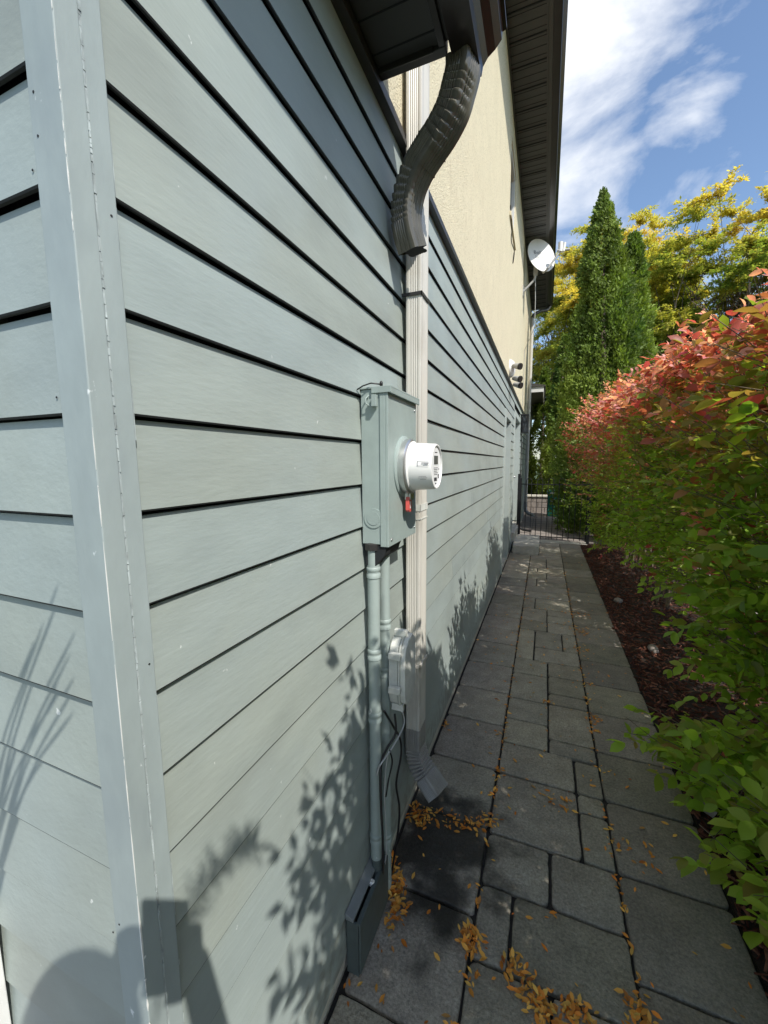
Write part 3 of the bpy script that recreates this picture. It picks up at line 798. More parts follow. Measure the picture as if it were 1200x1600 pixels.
b = MB(); b.lathe([(.1115, .0684), (.1125, .0684)], MC, 'x', 48); b.build('dial_face', M_FACE, meter)
XF = DB + .1128
b = MB(); b.box((XF, 1.280, 1.668), (XF + .0008, 1.330, 1.696)); b.build('display', M_LCD, meter)
b = MB()
for i in range(5): b.box((XF, 1.278 + .001 * i, 1.655 - i * .0055), (XF + .0004, 1.330 - .006 * (i % 3), 1.6565 - i * .0055))
for i in range(12): b.box((XF, 1.283 + i * .0030, 1.612), (XF + .0004, 1.2842 + i * .0030 + .0008 * (i % 2), 1.624))
b.box((XF, 1.296, 1.602), (XF + .0004, 1.313, 1.606)); b.box((XF, 1.332, 1.62), (XF + .0004, 1.345, 1.634)); b.box((XF, 1.290, 1.706), (XF + .0004, 1.322, 1.7085))
b.box((XF, 1.335, 1.65), (XF + .0004, 1.348, 1.6525))
b.build('face_print', M_INK, meter)
b = MB(); b.lathe([(.1275, .0686), (.1295, .0686)], MC, 'x', 48)
b = MB()
for i in range(14):   # printing and moulded label on the barrel, facing the path corner
    a = R_(198 - i * .0)
b = MB()
def barrel(a, x, r=.0786): return (DB + x, MC[1] + r * math.cos(R_(a)), MC[2] + r * math.sin(R_(a)))
def bline(mb, a0, a1, x0, x1, r=.0800, th=.0004):
    v = []
    k = 5
    for i in range(k + 1):
        a = a0 + (a1 - a0) * i / k
        v += [barrel(a, x0, .0798), barrel(a, x1, .0783)]
    mb.add(v, [(2 * i, 2 * i + 1, 2 * i + 3, 2 * i + 2) for i in range(k)])
bline(b, 166, 167, .072, .110); bline(b, 177, 178, .072, .110); bline(b, 166, 178, .072, .0735); bline(b, 170, 172, .086, .110); bline(b, 172, 174, .094, .108)
b.build('barrel_print', M_INKG, meter)
b = MB()
bline(b, 202, 203, .075, .100); bline(b, 206, 207, .072, .103); bline(b, 210, 211, .078, .098); b.build('barrel_marks', M_INKG, meter)
sl = MB()
sl.prism([(1.283, 1.528), (1.288, 1.523), (1.300, 1.523), (1.305, 1.528), (1.305, 1.556), (1.302, 1.564), (1.286, 1.564), (1.283, 1.556)], 0, DB + .016, DB + .026)
sl.tube(catmull([(DB + .021, 1.288, 1.562), (DB + .024, 1.286, 1.580), (DB + .024, 1.294, 1.590), (DB + .024, 1.302, 1.580), (DB + .021, 1.300, 1.562)], 5), .0022, 8, 1)
sl.box((DB + .026, 1.290, 1.532), (DB + .0266, 1.298, 1.552), 2)
sl.v = [(DB + .020 + (x - DB - .020) * 1.25, 1.294 + (y - 1.294) * 1.3, 1.590 + (z - 1.590) * 1.25) for x, y, z in sl.v]
sl.build('seal_tag', [M_RED, M_ALU, M_WHITE], mbx, smooth=True, auto=35)
for yy, zz in ((BY0 + .02, BZ0 + .015), (BY1 - .02, BZ0 + .02), (BY1 - .02, BZ1 - .04)):
    b = MB(); b.lathe([(0, .005), (.003, .004)], (DB, yy, zz), 'x', 12); b.build('screw', M_ALU, mbx, smooth=True)
# conduits
def conduit(name, x, y, z0, z1, coup, label, r=.0205):
    o = empty(name, (x, y, z0), label, 'conduit', 'conduits below the meter box')
    b = MB(); b.tube([(x, y, z0), (x, y, z1)], r, 24); b.build('pipe', M_COND, o, smooth=True, auto=60)
    for z in coup:
        b = MB(); b.lathe([(-.020, r + .0005), (-.018, r + .003), (-.006, r + .0032), (-.004, r + .0012), (.004, r + .0012), (.006, r + .0032), (.016, r + .003), (.019, r + .0005)], (x, y, z), 'z', 24, caps=False)
        b.build('coupling', M_COND, o, smooth=True, auto=50)
    b = MB(); b.lathe([(-.012, r + .001), (-.010, r + .008), (.010, r + .008), (.014, r)], (x, y, z1 - .004), 'z', 8); b.build('locknut', M_BROWN, o)
    return o
c1 = conduit('conduit', .030, 1.178, .25, 1.405, (1.315, 1.03, .80, .33), 'left grey painted conduit pipe under the meter box')
c2 = conduit('conduit', .030, 1.272, .02, 1.405, (1.10, .92, .24), 'right grey painted conduit pipe behind the chalky junction box')
b = MB(); b.tube([(.030, 1.178, .27), (.030, 1.178, .16)], .018, 16); b.build('pipe_tail', M_DGB, c1, smooth=True, auto=60)
b = MB(); b.prism([(.005, 1.408), (.085, 1.408), (.075, 1.375), (.045, 1.340), (.012, 1.340)], 1, 1.162, 1.212); b.prism([(.02, 1.407), (.080, 1.407), (.060, 1.36), (.020, 1.36)], 1, 1.222, 1.325)
b.build('hub', M_GAP, mbx)

# chalky junction box on the right conduit
jb = empty('junction_box', (.07, 1.33, .9), 'chalky pale junction box strapped on conduit in front of downspout', 'junction box')
ang = R_(-7)
def rotz(o, piv, a):
    o.location = piv; o.rotation_euler = (0, 0, 0)
b = MB()
poly = [(1.255, .815), (1.245, .85), (1.245, .985), (1.262, 1.025), (1.300, 1.050), (1.345, 1.050), (1.372, 1.02), (1.376, .985), (1.376, .86), (1.362, .815), (1.33, .795), (1.28, .795)]
b.prism(poly, 0, .055, .088); b.build('body', M_JBOX, jb, bevel=.003)
b = MB(); cx_, cz_ = 1.31, .92
b.prism([(cx_ + (y - cx_) * 1.05, cz_ + (z - cz_) * 1.04) for y, z in poly], 0, .090, .097); 
b.prism([(cx_ + (y - cx_) * .97, cz_ + (z - cz_) * .97) for y, z in poly], 0, .097, .116); b.build('lid', M_JBOX, jb, bevel=.005)
for yy, zz in ((1.235, .875), (1.238, 1.0), (1.30, 1.062), (1.27, .792)):
    b = MB(); b.box((.060, yy - .010, zz - .012), (.104, yy + .008, zz + .012)); b.build('latch', M_JBOX, jb, bevel=.002)
for yy in (1.29, 1.33):
    b = MB(); b.lathe([(-.026, .008), (0, .010)], (.075, yy, .794), 'z', 12); b.build('cable_gland', M_CABD, jb, smooth=True)
b = MB(); b.box((.0, 1.285, .885), (.054, 1.345, .925)); b.build('bracket', M_GREYM, jb)

# cables
def cable(name, pts, r, m, label):
    pts = [(x, y - (.036 if y < 1.30 else .02), z) for x, y, z in pts]; b = MB(); b.tube(catmull(pts, 7), r, 8); tag(b.build(name, m, smooth=True), label, 'cable')
cable('cable', [(.075, 1.29, .77), (.080, 1.285, .70), (.060, 1.25, .66), (.055, 1.215, .64), (.060, 1.185, .60), (.068, 1.170, .50), (.075, 1.165, .40), (.065, 1.19, .27), (.045, 1.235, .14), (.03, 1.26, .02)], .0042, M_CABD,
      'thick black cable sagging in front of the left conduit')
cable('cable', [(.075, 1.33, .77), (.090, 1.335, .70), (.075, 1.28, .655), (.062, 1.20, .645), (.053, 1.190, .63), (.046, 1.188, .60)], .0030, M_CABW,
      'pale grey cable looping around the left conduit')
cable('cable', [(.050, 1.25, .80), (.060, 1.30, .70), (.070, 1.345, .62), (.072, 1.350, .55), (.062, 1.330, .47), (.060, 1.330, .42), (.066, 1.345, .33), (.062, 1.345, .24), (.045, 1.34, .10), (.03, 1.34, .0)], .0042, M_CABD,
      'black cable hanging down in front of the right conduit')
cable('cable', [(.068, 1.245, .66), (.062, 1.235, .60), (.058, 1.228, .50), (.060, 1.232, .38), (.058, 1.240, .25), (.04, 1.245, .12), (.03, 1.25, .02)], .0022, M_CABW,
      'thin pale wire running straight between the two conduits')
cable('cable', [(.070, 1.25, .655), (.075, 1.262, .60), (.066, 1.246, .54), (.060, 1.236, .48)], .003, M_CABD, 'short black wire loop below the cable crossing')

# dark box at the wall foot
lb = empty('utility_box', (.03, 1.1, 0), 'dark green cracked utility box standing at the wall foot in the leaves', 'utility box')
b = MB()
b.box((.002, .990, .0), (.044, .998, .195)); b.box((.002, 1.222, .0), (.044, 1.230, .195)); b.box((.002, .998, 0), (.010, 1.222, .195)); b.box((.036, .998, 0), (.044, 1.222, .185)); b.box((.010, .998, .02), (.036, 1.222, .026))
b.build('body', M_DGB, lb, bevel=.0015)
b = MB(); b.prism([(.0, .226), (.030, .212), (.030, .203), (.0, .203)], 1, .985, 1.225); b.build('lid', M_GREYM, lb, bevel=.002)
b = MB(); b.box((.046, .990, .015), (.053, 1.235, .198)); b.box((.038, .989, .194), (.053, 1.236, .2035)); b.build('front_panel', M_DGB, lb, bevel=.0015)
b = MB(); b.lathe([(0, .010), (.012, .010), (.016, .006)], (.034, 1.125, .192), 'z', 14); b.build('terminal', M_WHITE, lb, smooth=True, auto=40)

# ------------------------------------------------------------------ far wall fittings
sl_ = empty('security_light', (.02, 6.25, 2.93), 'white twin head security light above the siding before the doors', 'light')
b = MB(); b.lathe([(0, .13), (.02, .13), (.06, .10), (.08, .05)], (-.004, 6.45, 3.06), 'x', 24); b.build('base', M_WHITE, sl_, smooth=True, auto=50)
for i, (dy, dz) in enumerate(((-.10, .06), (0.0, -.10), (.18, -.16))):
    b = MB(); b.tube([(.05, 6.45 + dy, 3.02 + dz), (.14, 6.40 + dy, 2.99 + dz)], [.03, .045], 12); hd_ = b.build('lamp_head', M_DISHG, sl_, smooth=True, auto=50)
    b = MB(); b.tube([(.142, 6.398 + dy, 2.99 + dz), (.165, 6.385 + dy, 2.982 + dz)], [.047, .047], 12); b.build('rim', M_BLK, hd_, smooth=True, auto=50)
ln = empty('wall_lantern', (.06, 9.75, 2.4), 'black square caged lantern on the siding past the second door', 'lantern')
b = MB(); b.box((-.003, 9.66, 2.33), (.014, 9.86, 2.74)); b.build('backplate', M_BLK, ln)
b = MB()
for x in (.03, .145):
    for yy in (9.66, 9.85): b.box((x, yy, 2.34), (x + .013, yy + .013, 2.71))
b.box((.014, 9.655, 2.71), (.162, 9.868, 2.735)); b.box((.014, 9.655, 2.32), (.162, 9.868, 2.34))
for z in (2.46, 2.58): b.box((.043, 9.66, z), (.145, 9.668, z + .008)); b.box((.15, 9.673, z), (.157, 9.85, z + .008))
b.tube([(.035, 9.66, 2.34), (.15, 9.66, 2.71)], .005, 6); b.build('cage', M_BLK, ln)
b = MB(); b.box((.046, 9.68, 2.345), (.142, 9.842, 2.70)); b.build('glass', M_GLASS, ln)
cv = MB(); cv.tube(catmull([(.004, 5.72, 4.92), (.02, 5.85, 4.75), (.006, 5.98, 4.62), (.03, 6.2, 4.58), (.004, 6.35, 4.50), (.018, 6.30, 4.62)], 6), .006, 6)
tag(cv.build('loose_wire', M_CABD), 'kinked dark wire on the cream stucco below the upper window', 'wire')

# satellite dish
dish = empty('satellite_dish', (0, 8.95, 5.08), 'white satellite dish with faint printed name on an arm below the eave', 'satellite dish')
b = MB(); b.tube(catmull([(.0, 8.9, 5.06), (.10, 8.92, 5.16), (.20, 8.94, 5.27), (.215, 8.95, 5.34), (.215, 8.95, 5.42)], 5), .022, 10); b.box((-.004, 8.82, 4.96), (.008, 8.98, 5.16)); b.build('mast', M_DISHG, dish, smooth=True, auto=50)
DC = Vector((.315, 8.98, 5.72)); dn = Vector((.52, -.78, .30)).normalized()
da = Vector((0, 0, 1)).cross(dn).normalized(); db_ = dn.cross(da)
b = MB(); rs = []
for (rr, dd) in ((.001, -.055), (.33, -.05), (.66, -.030), (.93, -.004), (1.0, .006), (1.01, -.002), (.94, -.014), (.66, -.040), (.33, -.060), (.001, -.065)):
    rs.append([DC + (da * math.cos(q) * .29 + db_ * math.sin(q) * .37) * rr + dn * dd for q in [2 * math.pi * k / 40 for k in range(40)]])
b.rings(rs, caps=False); b.build('reflector', M_DISHM, dish, smooth=True, auto=60)
b = MB(); s0 = DC - db_ * .33; s1 = s0 + dn * .12 - db_ * .08; s2 = DC + dn * .26 - db_ * .12 + da * .22
b.tube([DC - dn * .07 - db_ * .1, s0 - dn * .02 - db_ * .05, s1], .018, 8); b.tube([s1, s2], .018, 8); b.box((.18, 8.93, 5.38), (.26, 9.05, 5.50)); b.build('feed_arm', M_DISHG, dish, smooth=True, auto=50)
b = MB(); b.tube([s2 - Vector((0, 0, .02)), s2 + Vector((.0, 0, .15))], .042, 12); b.tube([s2 + Vector((.05, 0, -.02)), s2 + Vector((.07, 0, .13))], .03, 10); b.tube([s2 + Vector((-.06, -.03, .0)), s2 + Vector((.16, .03, .01))], .022, 8, 1)
b.build('receiver', [M_WHITE, M_DISHG], dish, smooth=True, auto=50)
def word(txt, size, pos, parent, m):
    cu = bpy.data.curves.new('lettering', 'FONT'); cu.body = txt; cu.size = size; cu.align_x = 'CENTER'; cu.extrude = .0008
    cu.materials.append(m); o = bpy.data.objects.new('lettering', cu); COL.objects.link(o)
    o.matrix_world = Matrix(((da.x, db_.x, dn.x, pos.x), (da.y, db_.y, dn.y, pos.y), (da.z, db_.z, dn.z, pos.z), (0, 0, 0, 1)))
    bpy.context.view_layer.update(); me = bpy.data.meshes.new_from_object(o); mw = o.matrix_world.copy()
    bpy.data.objects.remove(o); q = bpy.data.objects.new('lettering', me); COL.objects.link(q); q.matrix_world = mw
    q.parent = parent; q.matrix_parent_inverse = Matrix.Translation(-parent.location)
    return q
word('Bell', .11, DC - dn * .036 + db_ * .06 - da * .05, dish, M_INKG)
word('ExpressVu', .055, DC - dn * .036 - db_ * .015 + da * .01, dish, M_INKG)
b = MB(); b.tube([(.22, 8.95, 5.3), (.235, 8.97, 4.9), (.24, 9.05, 4.4), (.03, 9.6, 4.1), (.012, 9.9, 2.95)], .006, 6)
b.build('lead_cable', M_CABW, dish)
b = MB(); b.tube([(.30, 9.3, 6.095), (.30, 9.3, 5.93)], .010, 8); b.lathe([(-.02, .03), (.0, .035), (.03, .02)], (.30, 9.3, 5.92), 'z', 14, 1)
tag(b.build('eave_hook', [M_BLK, M_WHITE], smooth=True, auto=50), 'small white tipped black hook under the eave above the dish', 'hook')

# stone steps, gate, green bin, low wall
def block(name, a, b_, label, seed):
    random.seed(seed); m = MB(); x0, y0, z0 = a; x1, y1, z1 = b_; nx, ny, nz = 6, 10, 4
    idx = {}; v = []; f = []
    def V(i, j, k):
        if (i, j, k) not in idx:
            e = sum(1 for q, n in ((i, nx), (j, ny), (k, nz)) if q in (0, n)); w = .004 if e == 1 else .009
            idx[(i, j, k)] = len(v)
            v.append((x0 + (x1 - x0) * i / nx + random.uniform(-w, w), y0 + (y1 - y0) * j / ny + random.uniform(-w, w), z0 + (z1 - z0) * k / nz + random.uniform(-w, w) * (k > 0)))
        return idx[(i, j, k)]
    for i in range(nx):
        for j in range(ny): f.append((V(i, j, nz), V(i + 1, j, nz), V(i + 1, j + 1, nz), V(i, j + 1, nz)))
    for i in range(nx):
        for k in range(nz):
            f.append((V(i, 0, k), V(i + 1, 0, k), V(i + 1, 0, k + 1), V(i, 0, k + 1))); f.append((V(i + 1, ny, k), V(i, ny, k), V(i, ny, k + 1), V(i + 1, ny, k + 1)))
    for j in range(ny):
        for k in range(nz):
            f.append((V(0, j + 1, k), V(0, j, k), V(0, j, k + 1), V(0, j + 1, k + 1))); f.append((V(nx, j, k), V(nx, j + 1, k), V(nx, j + 1, k + 1), V(nx, j, k + 1)))
    m.add(v, f); tag(m.build(name, M_STONE, bevel=.006), label, 'step', 'rough stone door steps')
block('stone_step', (.055, 7.50, -.01), (.50, 8.66, .165), 'lower rough limestone step on the path before the gate', 3)
block('stone_step', (-.12, 7.82, .168), (.062, 9.34, .335), 'upper stone step set into the second doorway', 4)
b = MB(); b.box((.52, 8.80, -.03), (1.40, 9.03, .012)); b.box((.0, 8.80, -.03), (.515, 9.03, .012)); tag(b.build('threshold_kerb', M_STONE, bevel=.006), kind='structure')

gate = empty('iron_gate', (.7, 8.8, 0), 'black iron gate with hooped top rail closing the path', 'gate')
GY = 8.86
b = MB()
for x in (.095, 1.36): b.box((x - .012, GY - .012, .05), (x + .012, GY + .012, 1.33))
b.box((.107, GY - .006, 1.195), (1.348, GY + .006, 1.215)); b.box((.107, GY - .006, .10), (1.348, GY + .006, .12)); b.build('frame', M_BLK, gate)
xs = [.095 + .1055 * i for i in range(1, 12)]
for i, x in enumerate(xs):
    b = MB(); b.tube([(x, GY, .06), (x, GY, 1.27)], .0065, 6); b.build('bar', M_BLK, gate)
for i in range(0, 11, 2):
    x0 = xs[i]; x1 = x0 + .1055
    b = MB(); b.tube([(x0, GY, 1.27)] + [((x0 + x1) / 2 - .0527 * math.cos(R_(q)), GY, 1.27 + .06 * math.sin(R_(q))) for q in range(15, 180, 15)] + [(x1, GY, 1.27)], .0065, 6); b.build('hoop', M_BLK, gate)
b = MB(); b.box((.03, GY - .04, 0), (.085, GY + .04, 1.42)); tag(b.build('gate_post', M_BLK, bevel=.004), 'square black gate post fixed by the siding corner', 'post')
b = MB(); b.box((1.375, GY - .03, 0), (1.43, GY + .03, 1.40)); tag(b.build('gate_post', M_BLK, bevel=.004), 'black gate post on the hedge side of the path', 'post')
# iron fence behind the shrubs
fn = empty('iron_fence', (2.75, 3, 0), 'black iron picket fence half hidden behind the shrubs', 'fence')
b = MB(); b.box((2.74, -1, 1.10), (2.765, 8.9, 1.13)); b.box((2.74, -1, .14), (2.765, 8.9, .17)); b.build('rail', M_BLK, fn)
b = MB()
for i in range(84): b.tube([(2.752, -1 + i * .118, .03), (2.752, -1 + i * .118, 1.24)], .0075, 5)
pk = b.build('pickets', M_BLK, fn); pk['kind'] = 'stuff'

bn = empty('recycling_bin', (.86, 13.2, 0), 'green plastic bin standing on the paving beyond the gate', 'bin')
bx = MB(); rs = []
for z, s in ((.01, .84), (.05, .88), (.68, 1.0), (.70, 1.05), (.74, 1.05)):
    rs.append([(.84 + px * s, 13.25 + py * s, z) for px, py in ((-.17, -.21), (.17, -.21), (.19, -.19), (.19, .19), (.17, .21), (-.17, .21), (-.19, .19), (-.19, -.19))])
bx.rings(rs); bx.build('body', M_GREEN, bn)
b = MB(); b.prism([(.63, .742), (1.05, .742), (1.04, .765), (.96, .80), (.72, .80), (.64, .765)], 1, 13.02, 13.48); b.build('lid', M_GREEN, bn, bevel=.008)
b = MB(); b.box((.74, 13.015, .70), (.91, 13.03, .74)); b.tube([(.72, 13.0, .72), (.96, 13.0, .72)], .012, 8); b.build('handle', M_WHITE, bn)
b = MB(); b.box((.75, 13.015, .42), (.87, 13.045, .55)); b.build('emblem', M_INKG, bn)
lw = empty('low_wall', (.5, 14.2, 0), 'low grey stone retaining wall beyond the gate', 'wall')
b = MB()
for k in range(3):
    x = -.1 + .15 * (k % 2)
    while x < 1.9:
        w = random.uniform(.3, .45); b.box((x, 14.0, k * .17), (min(x + w - .012, 1.95), 14.3, k * .17 + .16)); x += w
b.build('blocks', M_FARP, lw, bevel=.012)
b = MB(); b.box((-.1, 13.96, .515), (2.0, 14.34, .57)); b.build('coping', M_STONE, lw, bevel=.008)

# brick pier at the front of the house
bp_ = empty('brick_pier', (-.62, .28, 0), 'red brick pier with pale edging at the lower left corner', 'pier')
b = MB()
for k in range(10):
    b.box((-.80 + .004 * (k % 2), .19, k * .076), (-.462 - .003 * (k % 2), .345, k * .076 + .066))
b.box((-.79, .196, 0), (-.468, .344, .755)); b.build('bricks', M_BRICK, bp_, bevel=.003)
b = MB(); b.box((-.458, .305, 0), (-.435, .346, .84)); b.build('edging', M_WHITE, bp_, bevel=.002)
b = MB(); b.box((-.82, .17, .762), (-.459, .346, .81)); b.build('cap', M_STONE, bp_, bevel=.004)

# ------------------------------------------------------------------ shrubs
def unit(n): return norm(RNG.normal(size=(n, 3)))
def vnoise(P, f, seed):
    """cheap smooth noise from summed sines"""
    r = np.random.default_rng(seed); o = np.zeros(len(P))
    for i in range(5):
        k = r.normal(size=3) * f * (1.4 ** i); o += np.sin(P @ k + r.uniform(0, 6.28)) / (1.25 ** i)
    return o / 2.6
def in_view_x(P): return P
def burning_bush(idx, cx, cy, rx, ry, H, ntw, size, red, label, T, lowz=.25, extra=None):
    root = empty('burning_bush', (cx, cy, 0), label, 'shrub', 'burning bushes in the bed along the path')
    n = ntw
    th = RNG.uniform(0, 2 * np.pi, n); u = RNG.uniform(0, 1, n)
    z = lowz + (H - lowz) * u ** .85
    h = (z - lowz) / (H - lowz)
    w = (.62 + .38 * np.sin(np.clip(h, 0, 1) * np.pi * .62 + .1)) * np.sqrt(np.clip(1.02 - np.clip((h - .72) / .28, 0, 1) ** 2.2, .0, 1))
    rad = (RNG.uniform(0, 1, n) ** .38)
    lump = 1 + .16 * vnoise(np.stack([np.cos(th) * 2, np.sin(th) * 2, z * 2.2], 1), 1.0, idx)
    P = np.stack([cx + rx * w * rad * lump * np.cos(th), cy + ry * w * rad * lump * np.sin(th), z + .06 * RNG.normal(size=n)], 1)
    P[:, 2] = np.clip(P[:, 2], .05, None)
    D = np.stack([np.cos(th) * (.5 + .5 * rad), np.sin(th) * (.5 + .5 * rad), .35 + .75 * h], 1) + .45 * RNG.normal(size=(n, 3))
    if extra is not None:
        P = np.concatenate([P, extra[0]]); D = np.concatenate([D, extra[1]]); n = len(P); h = (P[:, 2] - lowz) / (H - lowz)
        rad = np.concatenate([rad, np.ones(len(extra[0]))])
    D = norm(D)
    keep = (P[:, 0] > 1.12 + .10 * np.clip(1.2 - P[:, 2], 0, 1)) | (P[:, 1] > 1.5)
    keep &= ~((P[:, 0] < 1.10) & (P[:, 1] < 5.0)) & (P[:, 0] > .86)
    keep &= ((P - np.array(CAM)) ** 2).sum(1) > .75 ** 2
    gap = vnoise(P, 3.2, 80 + idx) > -.42 + .25 * h
    keep &= gap | (P[:, 1] < 1.2)
    P, D, h, rad = P[keep], D[keep], h[keep], rad[keep]; n = len(P)
    # leaves in opposite pairs along each twig
    NP = 6; tl = RNG.uniform(.14, .26, n) * (size / .05)
    side = norm(np.cross(D, np.array([0, 0, 1.0]) + .3 * RNG.normal(size=(n, 3))))
    upv = np.cross(side, D)
    LP, LD, LU, LS, LC = [], [], [], [], []
    # twig colour
    v = vnoise(P, 1.6, 50 + idx) + .35 * RNG.normal(size=n)
    outer = np.clip((rad - .55) / .4, 0, 1)
    redness = np.clip((h - (1 - red)) * 2.6 + .38 * v, 0, 1) * (.45 + .55 * outer)
    redness = np.maximum(redness, (RNG.uniform(size=n) < .035) * .85)
    for k in range(NP):
        t = (k + .5) / NP
        base = P + D * (tl * t)[:, None] - np.array([0, 0, 1.0]) * (tl * t * t * .25)[:, None]
        for sgn in (-1, 1):
            if k == NP - 1 and sgn == 1: d = D
            else: d = D * .55 + side * sgn * .85
            d = norm(d + .25 * RNG.normal(size=(n, 3)) - np.array([0, 0, .28]))
            LP.append(base); LD.append(d); LU.append(norm(upv * .5 + np.array([0, 0, 1.0]) + .6 * RNG.normal(size=(n, 3))))
            LS.append(size * RNG.uniform(.5, 1.25, n) * (1.0 if k else .75))
            rr = np.clip(redness + .16 * RNG.normal(size=n), 0, 1)[:, None]
            g1 = np.array([.13, .25, .030]); g2 = np.array([.30, .44, .055]); gm = np.clip(RNG.uniform(0, 1, (n, 1)) + np.clip(1.3 - P[:, 2:3], 0, 1) * .6, 0, 1.15)
            green = g1 * (1 - gm) + g2 * gm
            ol = np.array([.27, .19, .06]); rd = np.array([.50, .07, .105]); pk_ = np.array([.84, .40, .40]) 
            c = np.where(rr < .4, green + (ol - green) * rr / .4, np.where(rr < .75, ol + (rd - ol) * (rr - .4) / .35, rd + (pk_ - rd) * np.clip((rr - .75) / .25, 0, 1)))
            c = c * RNG.uniform(.75, 1.25, (n, 1)); LC.append(c)
    P_, D_, U_, S__, C_ = map(np.concatenate, (LP, LD, LU, LS, LC))
    leafmesh('foliage', P_, D_, U_, S__, np.clip(C_, 0, 1), T, M_LEAF, root, smooth=True)
    # stems: main canes fanning out then the twigs themselves
    b = MB(); random.seed(idx)
    for i in range(11):
        a = random.uniform(0, 6.28); bx0 = cx + random.uniform(-.22, .22); by0 = cy + random.uniform(-.25, .25)
        q = random.uniform(.35, .8); hz = random.uniform(.75, 1.0) * H * .9
        pts = [(bx0, by0, -.02), (bx0 + math.cos(a) * rx * q * .25 + random.uniform(-.05, .05), by0 + math.sin(a) * ry * q * .25, hz * .33),
               (bx0 + math.cos(a) * rx * q * .6, by0 + math.sin(a) * ry * q * .6 + random.uniform(-.06, .06), hz * .66), (bx0 + math.cos(a) * rx * q, by0 + math.sin(a) * ry * q, hz)]
        r = random.uniform(.010, .020); cp = catmull(pts, 4)
        b.tube(cp, [r * (1 - .75 * j / (len(cp) - 1)) for j in range(len(cp))], 7)
        for j in range(3, len(cp) - 1):
            s = cp[j]; d_ = Vector((math.cos(a + random.uniform(-1.3, 1.3)), math.sin(a + random.uniform(-1.3, 1.3)), random.uniform(.2, .9))).normalized()
            b.tube([s, s + d_ * .25 + Vector((0, 0, .02)), s + d_ * .5 + Vector((0, 0, .08))], [r * .4, r * .28, r * .12], 5)
    sel = RNG.choice(n, min(n, 900), replace=False)
    for i in sel:
        p = Vector(P[i]); d_ = Vector(D[i]); b.tube([p - d_ * .10, p, p + d_ * float(tl[i])], [.0034, .0026, .0012], 4)
    b.build('stems', M_TWIG, root)
    return root
# low leafy skirt of the nearest shrub, leaning over the path edge
def skirt(n, x0, x1, y0, y1, z0, z1, dx=-1):
    P = np.stack([RNG.uniform(x0, x1, n), RNG.uniform(y0, y1, n), RNG.uniform(z0, z1, n)], 1)
    D = np.stack([dx * RNG.uniform(.3, 1, n), RNG.normal(size=n) * .6, RNG.uniform(-.1, .8, n)], 1)
    return P, D
ex = [skirt(140, 1.34, 1.80, 1.30, 2.35, .12, .55), skirt(95, 1.38, 1.78, 1.5, 2.6, .45, 1.0), skirt(13, 1.20, 1.36, 1.45, 2.2, .20, .42)]
ex = (np.concatenate([e[0] for e in ex]), np.concatenate([e[1] for e in ex]))
burning_bush(1, 1.97, .52, .78, .90, 2.60, 3400, .066, .22, 'nearest burning bush, mostly behind the right edge of view', T_KITE, .3)
burning_bush(2, 2.05, 2.15, .86, .98, 2.50, 2600, .070, .56, 'tall near burning bush with deep red upper leaves and lime lower skirt', T_OVATE, .35, ex)
burning_bush(3, 2.12, 3.95, .88, .98, 2.62, 2500, .064, .60, 'burning bush with olive and rust leaves, between the red and the pink ones', T_OVATE, .62)
burning_bush(4, 2.04, 5.60, .90, .95, 2.66, 2500, .060, .62, 'burning bush with salmon pink leaves over its top', T_KITE, .62)
burning_bush(5, 2.0, 7.25, .98, .98, 2.74, 2800, .056, .62, 'farthest burning bush, pale pink leaves overhanging the gate end', T_KITE, .30)

# ------------------------------------------------------------------ cedars
def cedar(idx, cx, cy, r, z0, H, n, size, label, dark=1.0, lean=0.0):
    root = empty('cedar_tree', (cx, cy, 0), label, 'cedar tree', 'cedars beyond the gate')
    n = int(n * 1.5); nc = int(n / 60)
    hz = RNG.uniform(0, 1, nc) ** 1.15; th = RNG.uniform(0, 2 * np.pi, nc)
    prof = lambda q: np.clip((1 - q) ** .72, 0.02, 1) * (1 - .25 * np.exp(-q * 6))
    rr = r * prof(hz) * RNG.uniform(.66, 1.12, nc)
    CP = np.stack([cx + lean * hz + rr * np.cos(th), cy + rr * np.sin(th), z0 + (H - z0) * hz], 1)
    cr_ = (.05 + .17 * r * prof(hz)) * RNG.uniform(.6, 1.3, nc)
    k = 60; m = nc * k
    ci = np.repeat(np.arange(nc), k)
    off = unit(m) * (RNG.uniform(0, 1, (m, 1)) ** .5) * cr_[ci][:, None] * np.array([1, 1, 1.7])
    off[:, 2] = off[:, 2]
    P = CP[ci] + off
    out = P - np.array([cx, cy, 0]); out[:, 2] = 0; out = norm(out)
    D = norm(out * .7 + np.array([0, 0, 1.0]) * RNG.uniform(.1, 1.1, (m, 1)) + .7 * unit(m))
    U = norm(np.cross(D, np.array([0, 0, 1.0])) + .7 * unit(m))
    S = size * .72 * RNG.uniform(.6, 1.25, m)
    cl = RNG.uniform(.6, 1.4, nc)[ci][:, None] * RNG.uniform(.8, 1.2, (m, 1))
    yv = np.clip(.5 + .5 * vnoise(P, 1.2, idx), 0, 1)[:, None]
    C = (np.array([.075, .135, .024]) * (1 - yv) + np.array([.23, .29, .05]) * yv) * cl * dark
    leafmesh('crown', P, D, U, S, C, T_SPRAY, M_CED, root)
    b = MB(); b.tube([(cx, cy, -.05), (cx, cy, z0 + .5), (cx + lean, cy, H * .95)], [r * .14, r * .10, .01], 8); b.build('trunk', M_BARK, root, smooth=True)
    return root
cedar(21, 1.86, 10.6, 1.16, .15, 7.45, 46000, .105, 'tallest dark green cedar spire rising above the pink shrub', 1.0, -.34)
cedar(22, 2.22, 11.1, 1.0, .15, 6.7, 26000, .105, 'second cedar close behind the right side of the tallest one', 1.1)
cedar(23, .98, 14.9, .60, .15, 5.75, 11000, .13, 'slim cedar just right of the house wing eave')
